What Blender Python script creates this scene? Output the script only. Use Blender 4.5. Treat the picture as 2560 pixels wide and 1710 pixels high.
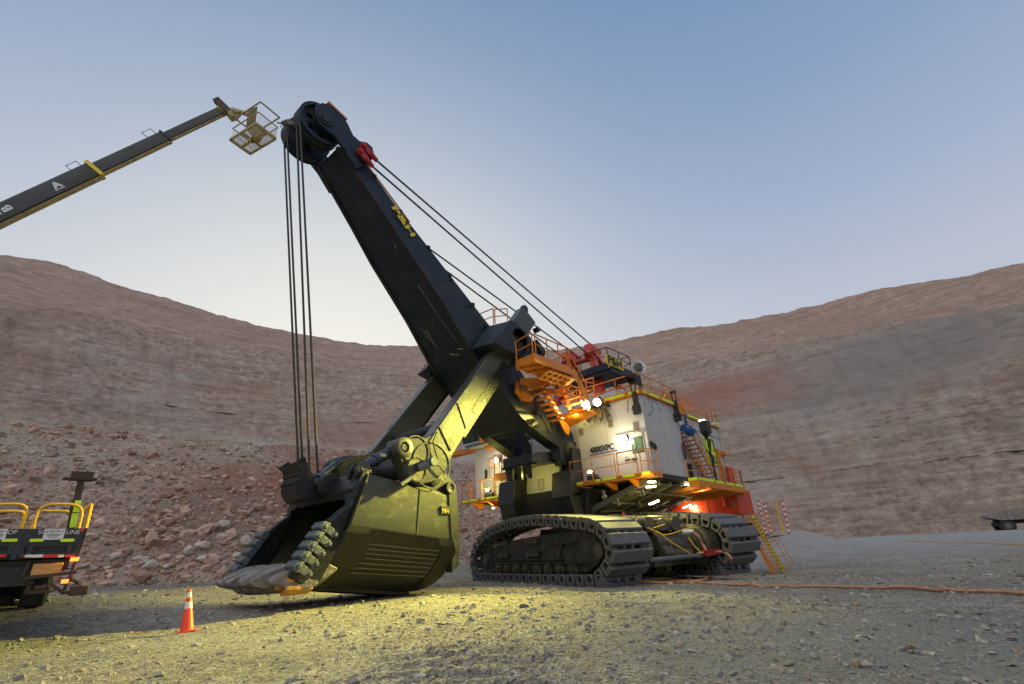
import bpy, bmesh, math, random
import numpy as np
from mathutils import Vector, Matrix, geometry
random.seed(7); rng = np.random.default_rng(7)
for o in list(bpy.data.objects): bpy.data.objects.remove(o)
scene = bpy.context.scene; COL = scene.collection
V = Vector; PI = math.pi; R_ = math.radians

# ------------------------------------------------------------------ camera
F_PX, CAM_H, ROLL, PITCH = 1207.6, 1.287, R_(3.58), math.atan(522.1/1207.6)
_fw = V((0, math.cos(PITCH), math.sin(PITCH))); _rt = V((1, 0, 0)); _up = _rt.cross(_fw)
c_up = math.cos(ROLL)*_up + math.sin(ROLL)*_rt; c_rt = math.cos(ROLL)*_rt - math.sin(ROLL)*_up; c_fw = _fw
c_o = V((0, 0, CAM_H))
cam = bpy.data.cameras.new('camera'); camo = bpy.data.objects.new('camera', cam); COL.objects.link(camo)
cam.sensor_width = 36; cam.lens = F_PX/2560*36; cam.clip_end = 5000; cam.clip_start = .1
camo.matrix_world = Matrix(((c_rt.x, c_up.x, -c_fw.x, 0), (c_rt.y, c_up.y, -c_fw.y, 0), (c_rt.z, c_up.z, -c_fw.z, CAM_H), (0, 0, 0, 1)))
scene.camera = camo

# ------------------------------------------------------------------ sky, sun, exposure
SUN_EL, SUN_AZ = R_(3.0), R_(-21)
world = bpy.data.worlds.new('World'); scene.world = world; world.use_nodes = True
nt = world.node_tree; N = nt.nodes; N.clear(); L = nt.links
out = N.new('ShaderNodeOutputWorld'); bg = N.new('ShaderNodeBackground'); L.new(bg.outputs[0], out.inputs[0])
sky = N.new('ShaderNodeTexSky'); sky.sky_type = 'NISHITA'; sky.sun_disc = False
sky.sun_elevation = SUN_EL; sky.sun_rotation = SUN_AZ; sky.dust_density = 2.0; sky.air_density = 1.2; sky.ozone_density = 3
tc = N.new('ShaderNodeTexCoord'); sp = N.new('ShaderNodeSeparateXYZ'); L.new(tc.outputs['Generated'], sp.inputs[0])
rp = N.new('ShaderNodeValToRGB'); L.new(sp.outputs['Z'], rp.inputs[0])
cr = rp.color_ramp
def s2l(c): return tuple((x/255/12.92 if x/255 <= .04045 else ((x/255+.055)/1.055)**2.4) for x in c)
SKY = [(0.0, (200, 204, 214)), (.38, (190, 197, 214)), (.52, (167, 182, 209)), (.68, (142, 165, 200)), (.85, (119, 149, 190)), (1, (104, 134, 178))]
cr.elements[0].position = 0; cr.elements[0].color = (*s2l(SKY[0][1]), 1)
cr.elements[1].position = 1; cr.elements[1].color = (*s2l(SKY[-1][1]), 1)
for p, c in SKY[1:-1]:
    e = cr.elements.new(p); e.color = (*s2l(c), 1)
# the after-glow where the sun went down
gd = V((math.sin(SUN_AZ)*math.cos(R_(12)), math.cos(SUN_AZ)*math.cos(R_(12)), math.sin(R_(12))))
dp = N.new('ShaderNodeVectorMath'); dp.operation = 'DOT_PRODUCT'; L.new(tc.outputs['Generated'], dp.inputs[0]); dp.inputs[1].default_value = gd
pw = N.new('ShaderNodeMath'); pw.operation = 'POWER'; pw.use_clamp = True; L.new(dp.outputs['Value'], pw.inputs[0]); pw.inputs[1].default_value = 6.5
mg = N.new('ShaderNodeMix'); mg.data_type = 'RGBA'; L.new(pw.outputs[0], mg.inputs['Factor']); L.new(rp.outputs[0], mg.inputs[6]); mg.inputs[7].default_value = (*s2l((255, 252, 240)), 1)
sc = N.new('ShaderNodeMix'); sc.data_type = 'RGBA'; sc.inputs['Factor'].default_value = .06
ns = N.new('ShaderNodeVectorMath'); ns.operation = 'SCALE'; ns.inputs['Scale'].default_value = .1; L.new(sky.outputs[0], ns.inputs[0])
L.new(mg.outputs[2], sc.inputs[6]); L.new(ns.outputs[0], sc.inputs[7]); L.new(sc.outputs[2], bg.inputs[0]); bg.inputs[1].default_value = 1.0
sun = bpy.data.lights.new('sun', 'SUN'); sun.energy = 1.15; sun.angle = R_(70); sun.color = (1, .9, .76)
so = bpy.data.objects.new('sun', sun); COL.objects.link(so)
sd = V((math.sin(R_(-165))*math.cos(R_(58)), math.cos(R_(-165))*math.cos(R_(58)), math.sin(R_(58))))   # soft dome light of the clear dusk sky, no hard shadows
so.rotation_euler = (-sd).to_track_quat('-Z', 'Y').to_euler()
vs = scene.view_settings; vs.view_transform = 'Standard'; vs.look = 'None'; vs.exposure = 0; vs.gamma = 1
scene.render.resolution_x = 1024; scene.render.resolution_y = 684

# ------------------------------------------------------------------ frames of the machine
_ps = R_(49.8)
M_R = V((-math.sin(_ps), math.cos(_ps), 0)); M_F = V((-math.cos(_ps), -math.sin(_ps), 0)); M_L = -M_R
M_O = V((6.656, 24.99, 0)) + M_R*6.33
M_W = Matrix(((M_F.x, M_L.x, 0, M_O.x), (M_F.y, M_L.y, 0, M_O.y), (0, 0, 1, 0), (0, 0, 0, 1)))   # machine -> world
M_I = M_W.inverted()
ZM = {'Z1': (1100, 740, 2.7035), 'Z2': (1120, 1240, 2.668), 'Z3': (540, 1100, 3.5576), 'Z4': (680, 230, 4.752), 'Z5': (0, 220, 3.173), 'Z6': (0, 1160, 3.41), 'Z7': (900, 700, 2.614), 'Z8': (1640, 1180, 2.552), 'Y1': (1280, 760, 5.228), 'Y2': (1380, 940, 4.9), 'Y3': (1620, 960, 5.225), 'Y4': (1140, 1040, 6.03), 'Y5': (1580, 1200, 5.87), 'X3': (1180, 740, 8.7125), 'X4': (940, 1080, 8.7115), 'X5': (700, 1130, 9.03)}
def ray(k, x, y):
    if k: a = ZM[k]; x = a[0]+x/a[2]; y = a[1]+y/a[2]
    return (c_fw*F_PX + c_rt*(x-1280) - c_up*(y-855)).normalized()
def hit(k, x, y, n, p):                      # sight line measured in the photo, cut with a plane of the machine
    r = ray(k, x, y); return c_o + r*((p-c_o).dot(n)/n.dot(r))
def S(k, x, y, s): return M_I @ hit(k, x, y, M_L, M_O+M_L*s)
def Aa(k, x, y, a): return M_I @ hit(k, x, y, M_F, M_O+M_F*a)
def Zz(k, x, y, z): return M_I @ hit(k, x, y, V((0, 0, 1)), V((0, 0, z)))

# ------------------------------------------------------------------ numpy noise
def vnoise(x, y, z=0., seed=0):
    x = np.asarray(x, float); y = np.asarray(y, float); z = np.zeros_like(x)+z
    xi = np.floor(x).astype(np.int64); yi = np.floor(y).astype(np.int64); zi = np.floor(z).astype(np.int64)
    fx = x-xi; fy = y-yi; fz = z-zi
    fx = fx*fx*(3-2*fx); fy = fy*fy*(3-2*fy); fz = fz*fz*(3-2*fz)
    def h(a, b, c):
        n = (a*73856093) ^ (b*19349663) ^ (c*83492791) ^ (seed*2654435761)
        n = (n ^ (n >> 13))*1274126177 & 0x7fffffff
        n = (n ^ (n >> 16))*668265263 & 0x7fffffff
        return (n & 0xffff)/32767.5-1
    r = 0
    for dx in (0, 1):
        for dy in (0, 1):
            for dz in (0, 1):
                w = (fx if dx else 1-fx)*(fy if dy else 1-fy)*(fz if dz else 1-fz)
                r = r+w*h(xi+dx, yi+dy, zi+dz)
    return r
def fbm(x, y, z=0., o=4, seed=0, ridge=False):
    a = 1.; f = 1.; r = 0; t = 0
    for i in range(o):
        n = vnoise(np.asarray(x)*f, np.asarray(y)*f, np.asarray(z)*f, seed+i*7)
        if ridge: n = 1-2*np.abs(n)
        r = r+a*n; t += a; a *= .5; f *= 2.03
    return r/t

# ------------------------------------------------------------------ materials
def mat(name, col, rough=.6, metal=0., dirt=None, amt=.5, scale=1.5, bump=.0, bscale=20., stretch=None, spec=.5, col2=None, emit=None, es=0, scratch=0., detail=6):
    m = bpy.data.materials.new(name); m.use_nodes = True; nt = m.node_tree; N = nt.nodes; L = nt.links
    b = N['Principled BSDF']; b.inputs['Roughness'].default_value = rough; b.inputs['Metallic'].default_value = metal
    b.inputs['Specular IOR Level'].default_value = spec; b.inputs['Base Color'].default_value = (*col, 1)
    if emit: b.inputs['Emission Color'].default_value = (*emit, 1); b.inputs['Emission Strength'].default_value = es
    tc = N.new('ShaderNodeTexCoord'); vec = tc.outputs['Object']
    if stretch:
        mp = N.new('ShaderNodeMapping'); mp.inputs['Scale'].default_value = stretch; L.new(vec, mp.inputs[0]); vec = mp.outputs[0]
    cur = None
    if dirt:
        n = N.new('ShaderNodeTexNoise'); n.inputs['Scale'].default_value = scale; n.inputs['Detail'].default_value = detail; n.inputs['Roughness'].default_value = .65; L.new(vec, n.inputs[0])
        r = N.new('ShaderNodeMapRange'); r.inputs[1].default_value = .62-amt*.3; r.inputs[2].default_value = .75; L.new(n.outputs['Fac'], r.inputs[0])
        mx = N.new('ShaderNodeMix'); mx.data_type = 'RGBA'; L.new(r.outputs[0], mx.inputs['Factor']); mx.inputs[6].default_value = (*col, 1); mx.inputs[7].default_value = (*dirt, 1)
        cur = mx.outputs[2]
        rr = N.new('ShaderNodeMapRange'); rr.inputs[3].default_value = rough; rr.inputs[4].default_value = min(1, rough+.3); L.new(r.outputs[0], rr.inputs[0]); L.new(rr.outputs[0], b.inputs['Roughness'])
    if col2:
        n2 = N.new('ShaderNodeTexNoise'); n2.inputs['Scale'].default_value = scale*.23; n2.inputs['Detail'].default_value = 5; L.new(tc.outputs['Object'], n2.inputs[0])
        r2 = N.new('ShaderNodeMapRange'); r2.inputs[1].default_value = .4; r2.inputs[2].default_value = .62; L.new(n2.outputs['Fac'], r2.inputs[0])
        m2 = N.new('ShaderNodeMix'); m2.data_type = 'RGBA'; L.new(r2.outputs[0], m2.inputs['Factor']); m2.inputs[7].default_value = (*col2, 1)
        if cur: L.new(cur, m2.inputs[6])
        else: m2.inputs[6].default_value = (*col, 1)
        cur = m2.outputs[2]
    if scratch:
        w = N.new('ShaderNodeTexNoise'); w.inputs['Scale'].default_value = 9; w.inputs['Detail'].default_value = 8; w.inputs['Roughness'].default_value = .8
        mp = N.new('ShaderNodeMapping'); mp.inputs['Scale'].default_value = (.35, 3, 3.5); mp.inputs['Rotation'].default_value = (.3, .7, .4); L.new(tc.outputs['Object'], mp.inputs[0]); L.new(mp.outputs[0], w.inputs[0])
        r3 = N.new('ShaderNodeMapRange'); r3.inputs[1].default_value = .66; r3.inputs[2].default_value = .72; r3.inputs[4].default_value = scratch; L.new(w.outputs['Fac'], r3.inputs[0])
        m3 = N.new('ShaderNodeMix'); m3.data_type = 'RGBA'; L.new(r3.outputs[0], m3.inputs['Factor']); m3.inputs[7].default_value = (.3, .28, .25, 1)
        if cur: L.new(cur, m3.inputs[6])
        else: m3.inputs[6].default_value = (*col, 1)
        cur = m3.outputs[2]
    if cur: L.new(cur, b.inputs['Base Color'])
    if bump:
        n = N.new('ShaderNodeTexNoise'); n.inputs['Scale'].default_value = bscale; n.inputs['Detail'].default_value = 8; L.new(vec, n.inputs[0])
        bp = N.new('ShaderNodeBump'); bp.inputs['Strength'].default_value = bump; bp.inputs['Distance'].default_value = .05; L.new(n.outputs['Fac'], bp.inputs['Height']); L.new(bp.outputs[0], b.inputs['Normal'])
    return m
DUST = (.2, .17, .14)
MT = {
 'boom': mat('blue_black_paint', (.014, .021, .034), .45, 0, (.045, .048, .052), .42, 1.1, .12, 6, scratch=.6, spec=.3),
 'black': mat('black_steel', (.01, .01, .012), .5, 0, (.035, .032, .03), .35, 2.0, .1, 8),
 'dipper': mat('dipper_paint', (.058, .06, .034), .32, .2, (.045, .044, .034), .3, 1.6, .15, 5, scratch=.35),
 'wear_shade': mat('worn_plate_shade_black', (.007, .007, .006), .42, .2, (.03, .028, .024), .35, 3.5, .3, 14, scratch=.6),  # near black: shade of the dipper's lower side is put into this colour
 'handle': mat('handle_paint', (.05, .053, .04), .34, .1, (.075, .07, .055), .35, 1.2, .14, 6, scratch=.7),
 'grease': mat('black_grease', (.006, .006, .005), .5, 0, (.02, .02, .014), .3, 4, .4, 12, spec=.3),
 'lip': mat('worn_lip_steel', (.22, .2, .18), .5, .4, (.1, .075, .055), .6, 2.5, .6, 9),
 'lipo': mat('orange_lip_steel', (.55, .25, .03), .55, 0, (.2, .15, .09), .6, 3, .5, 9),
 'cast': mat('cast_blue_grey', (.075, .095, .115), .55, .2, (.17, .16, .14), .5, 4, .3, 12),
 'white': mat('white_house_paint', (.46, .45, .44), .5, 0, (.42, .33, .24), .45, 1.1, .03, 5, stretch=(1.8, 1.8, .16)),
 'whitef': mat('white_front_paint', (.53, .52, .5), .5, 0, (.5, .43, .34), .3, 1.0, .03, 5, stretch=(1.2, 1.2, .5)),
 'orange': mat('orange_paint', (.62, .2, .012), .42, 0, (.33, .14, .04), .4, 3, .04, 12),
 'red': mat('red_orange_paint', (.56, .045, .014), .38, 0, (.3, .07, .04), .4, 1.2, .04, 8),
 'sred': mat('red_socket_paint', (.42, .018, .02), .4, 0, (.2, .03, .03), .5, 4, .1, 12),
 'gred': mat('faded_red_paint', (.36, .075, .05), .55, 0, (.22, .09, .07), .5, 2, .05, 8),
 'fluo': mat('fluorescent_yellow', (.6, .85, .03), .5, emit=(.55, .8, .02), es=.0),
 'rope': mat('wire_rope', (.045, .04, .036), .6, .3, (.09, .075, .06), .5, 20, .3, 60),
 'track': mat('track_steel', (.085, .08, .08), .5, .35, (.17, .145, .12), .6, 3, .35, 12),
 'trackp': mat('track_pad_steel', (.095, .095, .103), .5, .25, (.17, .15, .13), .55, 2.5, .35, 14),
 'frame': mat('track_frame_black', (.016, .016, .016), .6, .1, (.08, .07, .06), .45, 2.4, .2, 10),
 'oil': mat('oily_machinery', (.06, .058, .045), .42, .3, (.14, .12, .09), .55, 5, .35, 14),
 'gear': mat('grey_case', (.13, .12, .1), .5, .2, (.09, .08, .06), .5, 4, .2, 12),
 'text': mat('black_lettering', (.02, .02, .025), .5), 'blue': mat('blue_stripe', (.02, .05, .3), .5),
 'yel': mat('yellow_paint', (.72, .4, .02), .45, 0, (.4, .26, .06), .4, 6, .03, 12), 'yellow': mat('bright_yellow', (.75, .55, .01), .45),
 'glass': mat('green_tinted_glass', (.12, .2, .12), .08, 0, spec=.9), 'dglass': mat('dark_cab_glass', (.015, .05, .04), .08, spec=.9),
 'vent': mat('dusty_vent', (.33, .27, .2), .8, 0, (.2, .15, .1), .5, 8), 'lamp': mat('lit_lamp', (1, 1, 1), .3, emit=(1, .96, .72), es=14),
 'lampw': mat('lit_tube_lamp', (1, 1, 1), .3, emit=(1, .95, .7), es=9), 'lamph': mat('lamp_housing', (.02, .025, .03), .5),
 'tan': mat('tan_basket_paint', (.42, .33, .15), .55, 0, (.22, .18, .12), .5, 4, .03, 9), 'wood': mat('raw_timber', (.55, .3, .1), .7, 0, (.3, .15, .05), .5, 6, .1, 10, stretch=(1, 6, 12)),
 'cone': mat('orange_cone_plastic', (.85, .06, .015), .45, 0, (.5, .07, .03), .3, 8), 'refl': mat('white_reflective', (.75, .74, .72), .4, 0, (.5, .48, .45), .4, 10),
 'redr': mat('red_reflective', (.6, .02, .02), .4), 'cable': mat('orange_trailing_cable', (.5, .24, .13), .6, 0, (.3, .17, .1), .5, 3),
 'rubber': mat('black_rubber', (.02, .02, .02), .75, 0, (.07, .06, .05), .5, 4, .1, 20), 'brown': mat('rusty_brown_steel', (.045, .024, .019), .6, .2, (.09, .05, .035), .5, 5, .2, 14),
 'lift': mat('lift_boom_paint', (.006, .009, .013), .5, 0, (.055, .045, .035), .5, .9, .06, 6, scratch=.5), 'tail': mat('lit_tail_lamp', (1, .1, .02), .4, emit=(1, .16, .02), es=4), 'dusty': mat('dusty_dump_body', (.24, .2, .175), .7, 0, (.15, .12, .1), .5, .8),
 'bluem': mat('blue_machinery', (.01, .1, .3), .4, 0, (.03, .08, .14), .4, 6), 'ygrn': mat('cream_part', (.5, .48, .25), .5), 'sign': mat('white_sign', (.62, .63, .66), .5, 0, (.4, .42, .45), .5, 14),
 'cyan': mat('white_dish', (.62, .62, .6), .5), 'navy': mat('navy_brace_paint', (.02, .035, .075), .3, .1, (.06, .06, .06), .4, 4),
}

# ------------------------------------------------------------------ mesh helper
class MB:
    def __init__(s, fn=None): s.v = []; s.f = []; s.fn = fn; s.ch = []
    def add(s, vs, fs):
        b = len(s.v); s.ch.append((b, len(s.f))); s.v += [(s.fn(V(v)) if s.fn else V(v)) for v in vs]; s.f += [[i+b for i in f] for f in fs]; return s
    def ext(s, poly, vec):                   # closed 3D polygon extruded by a vector
        n = len(poly); vec = V(vec); p = [V(q) for q in poly]
        return s.add(p+[q+vec for q in p], [list(range(n))[::-1], list(range(n, 2*n))]+[[i, (i+1) % n, (i+1) % n+n, i+n] for i in range(n)])
    def prism(s, az, s0, s1): return s.ext([(a, s0, z) for a, z in az], (0, s1-s0, 0))
    def box(s, p, q):
        (a, b, c), (d, e, f) = p, q; a, d = sorted((a, d)); b, e = sorted((b, e)); c, f = sorted((c, f))
        return s.ext([(a, b, c), (d, b, c), (d, e, c), (a, e, c)], (0, 0, f-c))
    def loft(s, rings, cap=True):
        n = len(rings[0]); vs = [p for r in rings for p in r]; fs = []
        for j in range(len(rings)-1):
            for i in range(n): fs.append([j*n+i, j*n+(i+1) % n, (j+1)*n+(i+1) % n, (j+1)*n+i])
        if cap: fs += [list(range(n))[::-1], list(range((len(rings)-1)*n, len(rings)*n))]
        return s.add(vs, fs)
    def _fr(s, d):
        d = d.normalized(); u = V((0, 0, 1)) if abs(d.z) < .9 else V((1, 0, 0)); x = d.cross(u).normalized(); return x, x.cross(d).normalized()
    def cyl(s, p, q, r, n=14, r2=None, a0=0):
        p = V(p); q = V(q); x, y = s._fr(q-p); r2 = r if r2 is None else r2
        return s.loft([[p+(x*math.cos(2*PI*i/n+a0)+y*math.sin(2*PI*i/n+a0))*r for i in range(n)], [q+(x*math.cos(2*PI*i/n+a0)+y*math.sin(2*PI*i/n+a0))*r2 for i in range(n)]])
    def tube(s, pts, r, n=6):
        pts = [V(p) for p in pts]; rings = []
        for i, p in enumerate(pts):
            d = (pts[min(i+1, len(pts)-1)]-pts[max(i-1, 0)]); x, y = s._fr(d)
            rings.append([p+(x*math.cos(2*PI*k/n)+y*math.sin(2*PI*k/n))*r for k in range(n)])
        return s.loft(rings)
    def bar(s, p, q, w, h, up=(0, 0, 1)):
        p = V(p); q = V(q); d = (q-p).normalized(); x = d.cross(V(up)).normalized(); y = x.cross(d)
        return s.ext([p+x*w/2*i+y*h/2*j for i, j in ((-1, -1), (1, -1), (1, 1), (-1, 1))], q-p)
    def lathe(s, c, ax, prof, n=28, cap=True):   # prof: (distance along axis, radius)
        c = V(c); ax = V(ax).normalized(); x, y = s._fr(ax)
        return s.loft([[c+ax*t+(x*math.cos(2*PI*i/n)+y*math.sin(2*PI*i/n))*max(r, .001) for i in range(n)] for t, r in prof], cap)
    def holed(s, outer, holes, org, ux, uy, th):   # flat plate with real openings
        org = V(org); ux = V(ux); uy = V(uy); nz = ux.cross(uy).normalized()*th
        loops = [outer]+holes; vs = []; ed = []; b = 0
        for lp in loops:
            vs += [V(p) for p in lp]; ed += [(b+i, b+(i+1) % len(lp)) for i in range(len(lp))]; b += len(lp)
        r = geometry.delaunay_2d_cdt(vs, ed, [], 0, 1e-5); pv, fc = r[0], r[2]
        def ins(p, lp):
            k = False; n = len(lp)
            for i in range(n):
                x1, y1 = lp[i]; x2, y2 = lp[(i+1) % n]
                if (y1 > p[1]) != (y2 > p[1]) and p[0] < (x2-x1)*(p[1]-y1)/(y2-y1)+x1: k = not k
            return k
        keep = []
        for f in fc:
            c = sum((pv[i] for i in f), V((0, 0)))/len(f)
            if ins(c, outer) and not any(ins(c, h) for h in holes): keep.append(list(f))
        n = len(pv); P = [org+ux*p[0]+uy*p[1] for p in pv]
        cnt = {}
        for f in keep:
            for i in range(len(f)):
                e = (f[i], f[(i+1) % len(f)]); cnt[e] = 1
        side = [[e[0], e[1], e[1]+n, e[0]+n] for e in cnt if (e[1], e[0]) not in cnt]
        return s.add(P+[p+nz for p in P], [f[::-1] for f in keep]+[[i+n for i in f] for f in keep]+side)
    def obj(s, name, m, parent=None, bevel=0, smooth=True, ang=32):
        me = bpy.data.meshes.new(name); me.from_pydata([tuple(v) for v in s.v], [], s.f)
        bm = bmesh.new(); bm.from_mesh(me); bmesh.ops.recalc_face_normals(bm, faces=bm.faces); bm.to_mesh(me); bm.free()
        me.materials.append(MT[m] if isinstance(m, str) else m)
        if smooth: me.shade_smooth(); me.set_sharp_from_angle(angle=R_(ang))
        o = bpy.data.objects.new(name, me); COL.objects.link(o)
        if parent: o.parent = parent
        if bevel:
            b = o.modifiers.new('bevel', 'BEVEL'); b.width = bevel; b.segments = 2; b.limit_method = 'ANGLE'; b.angle_limit = R_(40)
        return o
def objs(b, name, m, parent=None, **k):       # every separate piece becomes an object of its own
    ch = b.ch+[(len(b.v), len(b.f))]; n = len(b.ch); bb = []
    for (v0, f0), (v1, f1) in zip(ch, ch[1:]):
        vs_ = b.v[v0:v1]; bb.append([min(v[i] for v in vs_)-.012 for i in range(3)]+[max(v[i] for v in vs_)+.012 for i in range(3)])
    pa = list(range(n))
    def fd(i):
        while pa[i] != i: i = pa[i]
        return i
    for i in range(n):
        for j in range(i):
            A, B = bb[i], bb[j]
            if all(A[q] <= B[q+3] and B[q] <= A[q+3] for q in range(3)): pa[fd(i)] = fd(j)
    out = []
    for g in sorted(set(fd(i) for i in range(n))):
        c = MB()
        for i in range(n):
            if fd(i) == g:
                v0, f0 = ch[i]; v1, f1 = ch[i+1]; c.add(b.v[v0:v1], [[q-v0 for q in f] for f in b.f[f0:f1]])
        out.append(c.obj(name, m, parent, **k))
    return out
def ell(cx, cy, rx, ry, n=20, rot=0): return [(cx+rx*math.cos(t)*math.cos(rot)-ry*math.sin(t)*math.sin(rot), cy+rx*math.cos(t)*math.sin(rot)+ry*math.sin(t)*math.cos(rot)) for t in [2*PI*i/n for i in range(n)]]
def rect(x0, y0, x1, y1): return [(x0, y0), (x1, y0), (x1, y1), (x0, y1)]
def empty(name, mw=None):
    o = bpy.data.objects.new(name, None); COL.objects.link(o); o.empty_display_size = .3
    if mw is not None: o.matrix_world = mw
    return o
def tag(o, label, cat, group=None, kind=None):
    if label: o['label'] = label
    if cat: o['category'] = cat
    if group: o['group'] = group
    if kind: o['kind'] = kind
    return o
def text(body, size, org, xd, yd, m, parent, name='lettering', th=.012, align='LEFT', sx=1.0, fat=0):
    cu = bpy.data.curves.new('t', 'FONT'); cu.body = body; cu.size = size; cu.extrude = th/2; cu.align_x = align
    t = bpy.data.objects.new('t', cu); COL.objects.link(t); dg = bpy.context.evaluated_depsgraph_get()
    me = bpy.data.meshes.new_from_object(t.evaluated_get(dg)); bpy.data.objects.remove(t); me.name = name
    if fat:                                  # heavier strokes: slightly shifted copies, each 0.7 mm in front of the last
        v0 = [tuple(v.co) for v in me.vertices]; f0 = [list(p.vertices) for p in me.polygons]; n0 = len(v0); vv = []; ff = []
        for k, (dx, dy) in enumerate(((0, 0), (1, 0), (-1, 0), (0, 1), (0, -1), (.7, .7), (-.7, -.7))): vv += [(x+dx*fat, y+dy*fat*.7, z+.0007*k) for x, y, z in v0]; ff += [[i+k*n0 for i in f] for f in f0]
        me = bpy.data.meshes.new(name); me.from_pydata(vv, [], ff)
    me.materials.clear(); me.materials.append(MT[m])
    o = bpy.data.objects.new(name, me); COL.objects.link(o); xd = V(xd).normalized(); yd = V(yd); yd = (yd-xd*yd.dot(xd)).normalized(); zd = xd.cross(yd)
    if parent: o.parent = parent
    o.matrix_local = Matrix(((xd.x*sx, yd.x, zd.x, org[0]), (xd.y*sx, yd.y, zd.y, org[1]), (xd.z*sx, yd.z, zd.z, org[2]), (0, 0, 0, 1)))
    return o
def rail(mb, pts, h=1.1, sp=1.3, r=.026, mid=True, toe=None):
    pts = [V(p) for p in pts]; up = V((0, 0, h))
    for a, b in zip(pts, pts[1:]):
        n = max(1, round((b-a).length/sp)); mb.tube([a+up, b+up], r)
        if mid: mb.tube([a+up*.5, b+up*.5], r*.85)
        for i in range(n+1): p = a.lerp(b, i/n); mb.tube([p, p+up], r)
    return mb
def lampspot(name, pos, tgt, power, col, size=R_(90), blend=.6, rad=.12, parent=None):
    l = bpy.data.lights.new(name, 'SPOT'); l.energy = power; l.color = col; l.spot_size = size; l.spot_blend = blend; l.shadow_soft_size = rad
    o = bpy.data.objects.new(name, l); COL.objects.link(o); o.location = pos; o.rotation_euler = (V(tgt)-V(pos)).to_track_quat('-Z', 'Y').to_euler()
    if parent: o.parent = parent
    return o
def lamppt(name, pos, power, col, rad=.1, parent=None):
    l = bpy.data.lights.new(name, 'POINT'); l.energy = power; l.color = col; l.shadow_soft_size = rad
    o = bpy.data.objects.new(name, l); COL.objects.link(o); o.location = pos
    if parent: o.parent = parent
    return o
# ================================================================== terrain
GP = np.array([(0, 0, 0), (0, 6, 0), (-7, 8, 0), (4, 5, 0), (-9, 13, 0), (-5, 17, 0), (-8, 21, 0), (-12, 22, .05), (2, 21.5, -.2), (-3, 32, -.15), (6, 30, -.3), (8, 20, -.35), (9, 10, -.1), (15, 34, -1.0), (13, 27, -.8), (22, 40, -.95), (40, 50, -.9), (100, 130, -.8), (60, 160, -.8), (160, 60, -.8), (0, 60, -.2), (0, 160, -.4), (-18, 33, .5), (-30, 36, 1.1), (-22, 24, .35), (-38, 30, 1.2), (-10, 42, .7), (-60, 60, 1.3), (-17, 19, .75), (-15.5, 17.5, .75), (-19, 18, .75), (-22, 21, .75), (-20, -20, 0), (20, -20, 0), (200, -100, -.5), (-200, -100, .5), (-100, 200, 1)])
def gbase(x, y):
    x = np.asarray(x, float); y = np.asarray(y, float); w = 0; t = 0
    for px, py, pz in GP:
        k = 1/((x-px)**2+(y-py)**2+4.0)**1.5; w = w+k; t = t+k*pz
    return t/w
def ground_z(x, y):
    r = np.hypot(x, y); near = np.clip(1.6-r/38, 0, 1)
    z = gbase(x, y)+.05*fbm(x*.35, y*.35, 0, 3, 1)*np.clip(r/6, .3, 1)
    z = z+near*(.03*fbm(x*1.7, y*1.7, 0, 4, 5)+.012*fbm(x*8, y*8, 0, 3, 9))
    # cleat prints pressed into the ground by the crawlers
    pr = np.exp(-((x+.9)/1.35)**4)*np.clip((y-4.4)/.5, 0, 1)*np.clip((9.2-y)/1.2, 0, 1)
    z = z+pr*.05*np.sign(np.sin(y*2*PI/.56+.2*fbm(x, y, 0, 2, 3)))*np.clip(np.abs(np.sin(y*2*PI/.56))*2, 0, 1)
    return z
def gz(x, y): return float(ground_z(np.array([x]), np.array([y]))[0])
def grid_obj(name, X, Y, Z, m, wrap=False):
    nr, nc = X.shape; v = np.stack([X, Y, Z], -1).reshape(-1, 3)
    i = np.arange(nr*nc).reshape(nr, nc); a = i[:-1, :-1].ravel(); b = i[:-1, 1:].ravel(); c = i[1:, 1:].ravel(); d = i[1:, :-1].ravel()
    return np_obj(name, v, np.stack([a, b, c, d], 1), m)
def np_obj(name, v, f, m, smooth=True):
    me = bpy.data.meshes.new(name); k = f.shape[1]
    me.vertices.add(len(v)); me.vertices.foreach_set('co', v.astype(np.float32).ravel())
    me.loops.add(f.size); me.loops.foreach_set('vertex_index', f.astype(np.int32).ravel())
    me.polygons.add(len(f)); me.polygons.foreach_set('loop_start', (np.arange(len(f))*k).astype(np.int32)); me.polygons.foreach_set('loop_total', np.full(len(f), k, np.int32))
    me.update(calc_edges=True); me.validate(); me.materials.append(m)
    me.polygons.foreach_set('use_smooth', np.full(len(f), smooth)); me.update()
    o = bpy.data.objects.new(name, me); COL.objects.link(o); return o

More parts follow.
